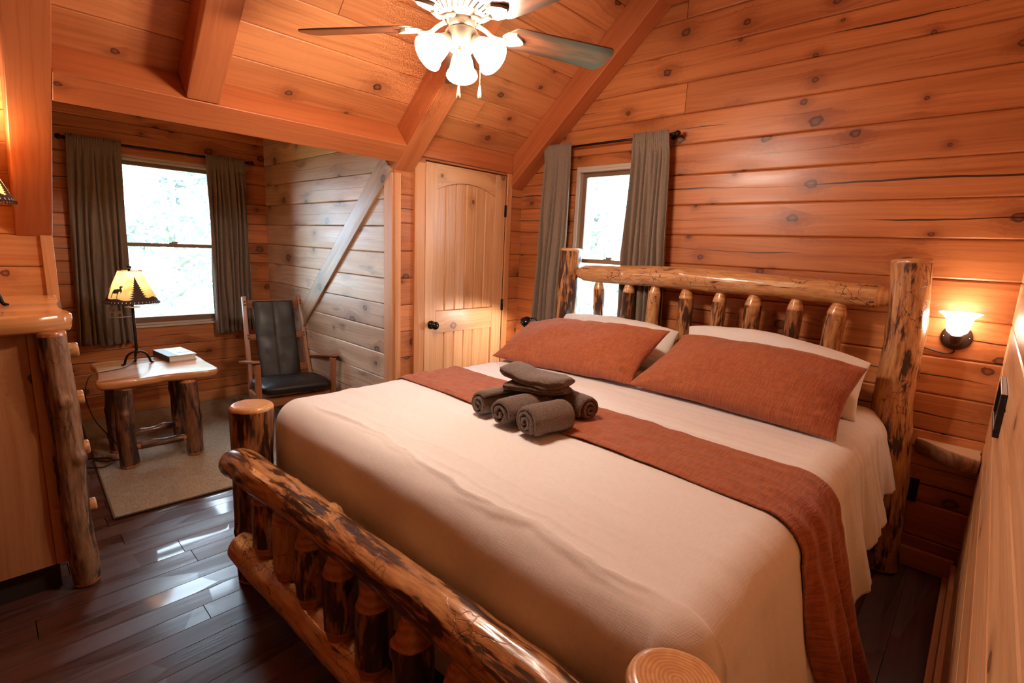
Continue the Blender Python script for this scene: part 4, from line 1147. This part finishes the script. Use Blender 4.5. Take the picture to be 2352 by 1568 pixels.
# ================================================================== DRESSER
DT = 1.157
dr_ = thing('dresser', 'log-cornered pine dresser with a live-edge top at the left edge', 'dresser', (-2.95, -.25, 0))
do = V((-2.95, -.25, 0))
bm = new()
slab(bm, [(.405, -.9), (.395, -.4), (.40, .0), (.392, .30), (.37, .415), (.33, .475), (.25, .478), (.16, .462), (-.02, .468), (-.22, .490), (-.38, .487), (-.43, .44), (-.44, .0), (-.44, -.9)], DT - .066, DT, 9, ax=1, noise_amp=.005)
obj('dresser_top', bm, M['slab'], dr_)
bm = new()
planks(bm, (.325, -.9, .115), Z_, Y_, X_, DT - .066 - .115, [0, .26, .50, .735, .90, 1.06, 1.24, 1.30], seed=71, depth=.02, bev=.003, gap=.004)
obj('side_panel', bm, M['panel'], dr_)
bm = new(); box(bm, (-.05, -.26, .60), (.72, 1.26, .96)); obj('body', bm, M['panel'], dr_)
bm = new(); box(bm, (-.05, -.26, .06), (.70, 1.22, .12)); obj('plinth', bm, M['kick'], dr_)
bm = new(); log(bm, [V((-2.600, .178, 0)) - do, V((-2.605, .168, .35)) - do, V((-2.60, .172, .7)) - do, V((-2.600, .158, DT - .06)) - do], .045, 161, rough=.10, knots=9, segs=56, step=.010, ridge=.10)
obj('corner_log', bm, [M['loggrey'], M['peeld']], dr_)
bm = new(); log(bm, [V((-3.33, .16, 0)) - do, V((-3.33, .16, DT - .06)) - do], .055, 162, rough=.08, knots=5); obj('corner_log', bm, [M['loggrey'], M['peeld']], dr_)
for i, (za, zb) in enumerate(((.14, .42), (.44, .66), (.68, .875), (.895, 1.075))):
    bm = new(); box(bm, (-.02, .3925, (za + zb) / 2), (.60, .03, zb - za)); dw = obj('drawer', bm, M['panel'], dr_, bevel=.004)
    for kx in (.20, -.22):
        bm = new(); log(bm, [(kx, .405, (za + zb) / 2), (kx, .498, (za + zb) / 2 + .004)], lambda t: .022 + .010 * t, 170 + i * 3, segs=24, step=.006, knots=0, rough=.08); obj('knob', bm, [M['logl'], M['peel']], dw)

# ================================================================== CEILING FAN
FZ = 2.300
fan = thing('ceiling_fan', 'ceiling fan with five dark wooden blades and three lit bell shades', 'ceiling fan', (-1.60, 1.345, FZ))
bm = new(); tube(bm, [(0, 0, .26), (0, 0, .69)], .013, 16); lathe(bm, [(.02, .62), (.05, .635), (.065, .66), (.068, .685)], 28, capa=True, capb=True); obj('downrod', bm, M['cream'], fan, smooth=False)
bm = new(); lathe(bm, [(.052, .022), (.082, .030), (.112, .048), (.135, .085), (.142, .13), (.140, .185), (.120, .225), (.08, .25), (.03, .265), (.014, .27)], 56, capa=True)
mh = obj('motor_housing', bm, M['cream'], fan)
for k in range(28):
    bm = new(); a = 2 * pi * k / 28
    for ra, za, rb, zb in ((.090, .0325, .112, .0465),): bar(bm, V((cos(a) * ra, sin(a) * ra, za)), V((cos(a + .07) * rb, sin(a + .07) * rb, zb)), .005, .004)
    obj('vent_slot', bm, M['slot'], mh)
def blade_bm():
    bm = new(); uvl = bm.loops.layers.uv['UVMap']; L0_, L1_ = .185, .66; n = 30; A_, B_ = [], []
    def hw(t):
        w = .061 + .017 * t
        if t < .10: w *= sqrt(max(0, 1 - ((.10 - t) / .10) ** 2)) * .55 + .45
        if t > .93: w *= sqrt(max(0.0, 1 - ((t - .93) / .075) ** 2))
        return w
    ts = [i / 24 for i in range(23)] + [.94, .96, .975, .988, 1.0]
    for z in (-.003, .003):
        a = [[bm.verts.new((L0_ + (L1_ - L0_) * t, s * hw(t) - .003, z)) for s in (-1, -.5, 0, .5, 1)] for t in ts]
        for r0, r1 in zip(a[:-1], a[1:]):
            for i in range(4):
                f = bm.faces.new((r0[i], r1[i], r1[i + 1], r0[i + 1]) if z < 0 else (r0[i], r0[i + 1], r1[i + 1], r1[i]))
                for l in f.loops: l[uvl].uv = (l.vert.co.x, l.vert.co.y)
        (A_ if z < 0 else B_).extend(a)
    for r0, r1, s0, s1 in zip(A_[:-1], A_[1:], B_[:-1], B_[1:]):
        bm.faces.new((r0[0], s0[0], s1[0], r1[0])); bm.faces.new((r0[4], r1[4], s1[4], s0[4]))
    for r, s in ((A_[0], B_[0]), (A_[-1], B_[-1])):
        for i in range(4): bm.faces.new((r[i], s[i], s[i + 1], r[i + 1]))
    bmesh.ops.recalc_face_normals(bm, faces=bm.faces); return bm
for k in range(5):
    an = radians(68.5 + 72 * k)
    Mr = Matrix.Rotation(an, 4, 'Z') @ Matrix.Rotation(radians(-14), 4, 'X')
    if k == 0: b0_ = obj('blade', blade_bm(), M['blade'], fan, bevel=.0015); bl_ = b0_
    else: bl_ = b0_.copy(); COL.objects.link(bl_); bl_.parent = fan
    bl_.matrix_local = Mr
    if k == 0:
        bm = new()
        p = smoothpath([(.060, 0, .018), (.095, 0, .004), (.13, 0, -.016), (.175, 0, -.014)], 6)
        tube(bm, p, [.010, .0095] + [.0085] * (len(p) - 2), 10)
        hx = [(.165, -.010), (.178, -.030), (.212, -.036), (.248, -.014), (.256, 0), (.248, .014), (.212, .036), (.178, .030), (.165, .010)]
        for za, zb in ((-.016, -.004),):
            a = [bm.verts.new((x, y * 1.0, za + .003 * (abs(y) > .02))) for x, y in hx]; b = [bm.verts.new((x, y * 1.12, zb)) for x, y in hx]
            bm.faces.new(a[::-1]); bm.faces.new(b)
            for i in range(9): bm.faces.new((a[i], a[(i + 1) % 9], b[(i + 1) % 9], b[i]))
        iron0 = obj('blade_iron', bm, M['cream'], b0_)
        iron0.matrix_parent_inverse = Matrix.Identity(4)
    else:
        i2 = iron0.copy(); COL.objects.link(i2); i2.parent = bl_
bm = new(); lathe(bm, [(.0001, .022), (.050, .022), (.050, -.008), (.046, -.010), (.058, -.016), (.062, -.022), (.062, -.060), (.056, -.075), (.044, -.086), (.030, -.094), (.022, -.100), (.0001, -.103)], 44)
obj('switch_housing', bm, M['pewter'], fan, smooth=False)
for k, az in enumerate((258, 18, 138)):
    a = radians(az); ax_ = V((cos(a) * sin(radians(50)), sin(a) * sin(radians(50)), -cos(radians(50))))
    Q = V((0, 0, 1)).rotation_difference(ax_).to_matrix().to_4x4()
    base = V((cos(a) * .040, sin(a) * .040, -.044))
    Mh = Matrix.Translation(base) @ Q
    bm = new(); lathe(bm, [(.012, 0), (.014, .012), (.022, .016), (.026, .020), (.030, .040), (.031, .044), (.026, .046)], 28, Mh, capa=True); hd = obj('lamp_holder', bm, M['pewter'], fan)
    bm = new(); lathe(bm, [(0.0198, 0.038), (0.027, 0.0405), (0.0342, 0.0495), (0.0405, 0.0659), (0.045, 0.0856), (0.0486, 0.102), (0.054, 0.1151), (0.0603, 0.1225), (0.0634, 0.1298), (0.0612, 0.1331), (0.0567, 0.1298), (0.0495, 0.1167), (0.0441, 0.102), (0.0405, 0.0856), (0.036, 0.0659), (0.0297, 0.0511), (0.018, 0.0429)], 40, Mh)
    obj('lamp_shade', bm, M['fanglass'], fan)
for k, (dx, dy, zb) in enumerate(((.030, -.034, -.222), (.052, .052, -.205))):
    bm = new(); z = -.098
    tube(bm, [(dx * .7, dy * .7, -.070), (dx, dy, -.092)], .006, 8)
    while z > zb:
        bmesh.ops.create_icosphere(bm, subdivisions=1, radius=.0019, matrix=Matrix.Translation((dx, dy, z))); z -= .0046
    pc = obj('pull_chain', bm, M['brass'], fan)
    bm = new(); lathe(bm, [(.0001, zb + .004), (.003, zb), (.0045, zb - .008), (.0078, zb - .030), (.0070, zb - .042), (.004, zb - .047), (.0001, zb - .048)], 16, Matrix.Translation((dx, dy, 0)))
    obj('pull_fob', bm, [M['oak'] if False else plain('fob_wood_%d' % k, (.62, .38, .24), .4)], pc)

# ================================================================== WALL SCONCE AND WALL THINGS
sc = thing('wall_sconce', 'lit bell-shaped wall lamp on a bronze plate beside the headboard', 'wall lamp', (-.086, YB - .001, 1.172))
Mw = Matrix.Rotation(pi / 2, 4, 'X')
bm = new(); lathe(bm, [(.0001, 0), (.056, 0), (.058, .004), (.056, .010), (.050, .014), (.038, .018), (.0001, .020)], 40, Mw); bp_ = obj('backplate', bm, M['bronze'], sc)
for s in (-1, 1):
    bm = new(); lathe(bm, [(.0001, .016), (.0035, .016), (.003, .019), (.0001, .020)], 10, Matrix.Translation((s * .046, 0, .002)) @ Mw)
    obj('screw', bm, M['brass'], bp_)
bm = new(); tube(bm, smoothpath([(0, -.016, -.008), (0, -.050, -.012), (0, -.078, .000), (0, -.085, .020)], 5), [.020, .020, .020, .020, .020, .021, .022, .023, .023, .023, .022, .022, .022, .022, .022, .022], 20); obj('arm', bm, M['bronze'], sc)
bm = new(); lathe(bm, [(.0001, .022), (.026, .024), (.037, .034), (.043, .052), (.045, .075), (.049, .092), (.060, .108), (.076, .117), (.0765, .119), (.074, .120), (.057, .112), (.046, .094), (.041, .075), (.039, .052), (.033, .036), (.0001, .026)], 44, Matrix.Translation((0, -.085, 0)))
obj('lamp_shade', bm, M['sconceglass'], sc)
bm = new(); lathe(bm, [(.010, .03), (.014, .045), (.020, .06), (.020, .07), (.012, .085), (.0001, .09)], 18, Matrix.Translation((0, -.085, 0))); obj('bulb', bm, M['bulb'], sc)
bm = new(); tube(bm, smoothpath([(.002, -.010, -.055), (-.001, -.008, -.072), (-.022, -.006, -.080), (-.06, -.006, -.076), (-.105, -.006, -.066), (-.16, -.006, -.056)], 6), .0034, 7); obj('cord', bm, M['black'], sc, smooth=True)

def shelf(label, loc, outl, seed, zt_):
    t = thing('wall_shelf', label, 'shelf', loc); bm = new()
    slab(bm, outl, -.078, 0, seed, ax=0, sub=4, noise_amp=.012, bark=True)
    obj('shelf_board', bm, [wood('shelf_top%d' % seed, (.72, .47, .28), (.56, .32, .16), KN, kd=0., gloss=.5, grain=.7), M['bark']], t)
    return t
shelf('bark-edged slab shelf in the corner below the lit wall lamp', (-.03, 3.0, .665), [(-.112, .098), (-.120, .075), (-.085, .050), (-.055, .020), (-.02, -.012), (.02, -.038), (.06, -.058), (.095, -.070), (.113, -.072), (.114, -.03), (.114, .05), (.114, .098), (.05, .099), (-.03, .099)], 3, .665)
shelf('bark-edged slab shelf between the bed and the door', (-2.62, 2.90, .655), [(-.14, .18), (-.15, .05), (-.10, -.04), (.02, -.07), (.14, -.04), (.17, .05), (.16, .18), (.0, .19)], 5, .655)

bm = new(); box(bm, (0, -.004, 0), (.080, .008, .120)); ou = obj('wall_outlet', bm, M['black'], bevel=.002); ou.location = (-.150, YB, .395)
tag(ou, 'black electrical outlet plate low on the wall behind the bed corner', 'outlet')
for z in (-.026, .026):
    bm = new(); box(bm, (0, -.009, z), (.034, .004, .030)); obj('socket', bm, M['slot'], ou)
bm = new(); box(bm, (.002, -.022, .030), (.026, .026, .026)); tube(bm, smoothpath([(-.005, -.03, .03), (-.02, -.045, .0), (-.05, -.035, -.03), (-.10, -.02, -.06)], 5), .003, 6); obj('plug', bm, M['black'], ou)

fr = thing('picture_frame', 'black picture frame on the right-hand wall seen almost edge-on', 'picture frame', (XR, 2.28, 1.050))
bm = new()
for c, d in (((-.008, 0, .062), (.015, .36, .014)), ((-.008, 0, -.062), (.015, .36, .014)), ((-.008, .173, 0), (.015, .014, .112)), ((-.008, -.173, 0), (.015, .014, .112))): box(bm, c, d)
obj('frame', bm, M['black'], fr, bevel=.002)
bm = new(); box(bm, (-.004, 0, 0), (.006, .335, .115)); obj('panel', bm, M['dark'], fr)

# bedside reading lamp, black dome over the left shelf
dl = thing('reading_lamp', 'small glossy black dome lamp beside the bed near the door', 'lamp', (-2.62, 2.93, .655))
Md = Matrix.Translation((.150, -.165, .286)) @ Matrix.Rotation(radians(38), 4, 'Y') @ Matrix.Rotation(radians(-14), 4, 'X')
bm = new(); lathe(bm, [(.0001, .052), (.014, .051), (.030, .042), (.043, .024), (.050, .004), (.053, -.014), (.051, -.014), (.048, .004), (.041, .022), (.028, .039), (.0001, .048)], 32, Md); obj('lamp_shade', bm, M['blackgloss'], dl)
bm = new(); lathe(bm, [(.0001, -.008), (.047, -.008), (.0475, -.006), (.0001, -.005)], 28, Md); obj('diffuser', bm, emis('lit_diffuser', (1., .9, .78), 9.), dl)
bm = new(); tube(bm, smoothpath([(.178, -.158, .322), (.19, -.12, .325), (.14, -.02, .26), (.07, 0, .12), (.06, 0, .012)], 6), .005, 10); obj('stem', bm, M['blackgloss'], dl, smooth=True)
bm = new(); lathe(bm, [(.0001, 0), (.05, 0), (.05, .008), (.04, .014), (.0001, .016)], 28, Matrix.Translation((.06, 0, 0))); obj('base', bm, M['blackgloss'], dl)
lt = bpy.data.lights.new('reading_light', 'SPOT'); lt.energy = BED_W * 8; lt.color = (1., .84, .70); lt.shadow_soft_size = .035; lt.spot_size = radians(150); lt.spot_blend = .35
lo_ = bpy.data.objects.new('reading_light', lt); COL.objects.link(lo_); lo_.parent = dl
lo_.location = Md @ V((0, 0, -.018)); dv = (Md.to_3x3() @ V((0, 0, -1))); lo_.rotation_euler = V((0, 0, -1)).rotation_difference(dv).to_euler()
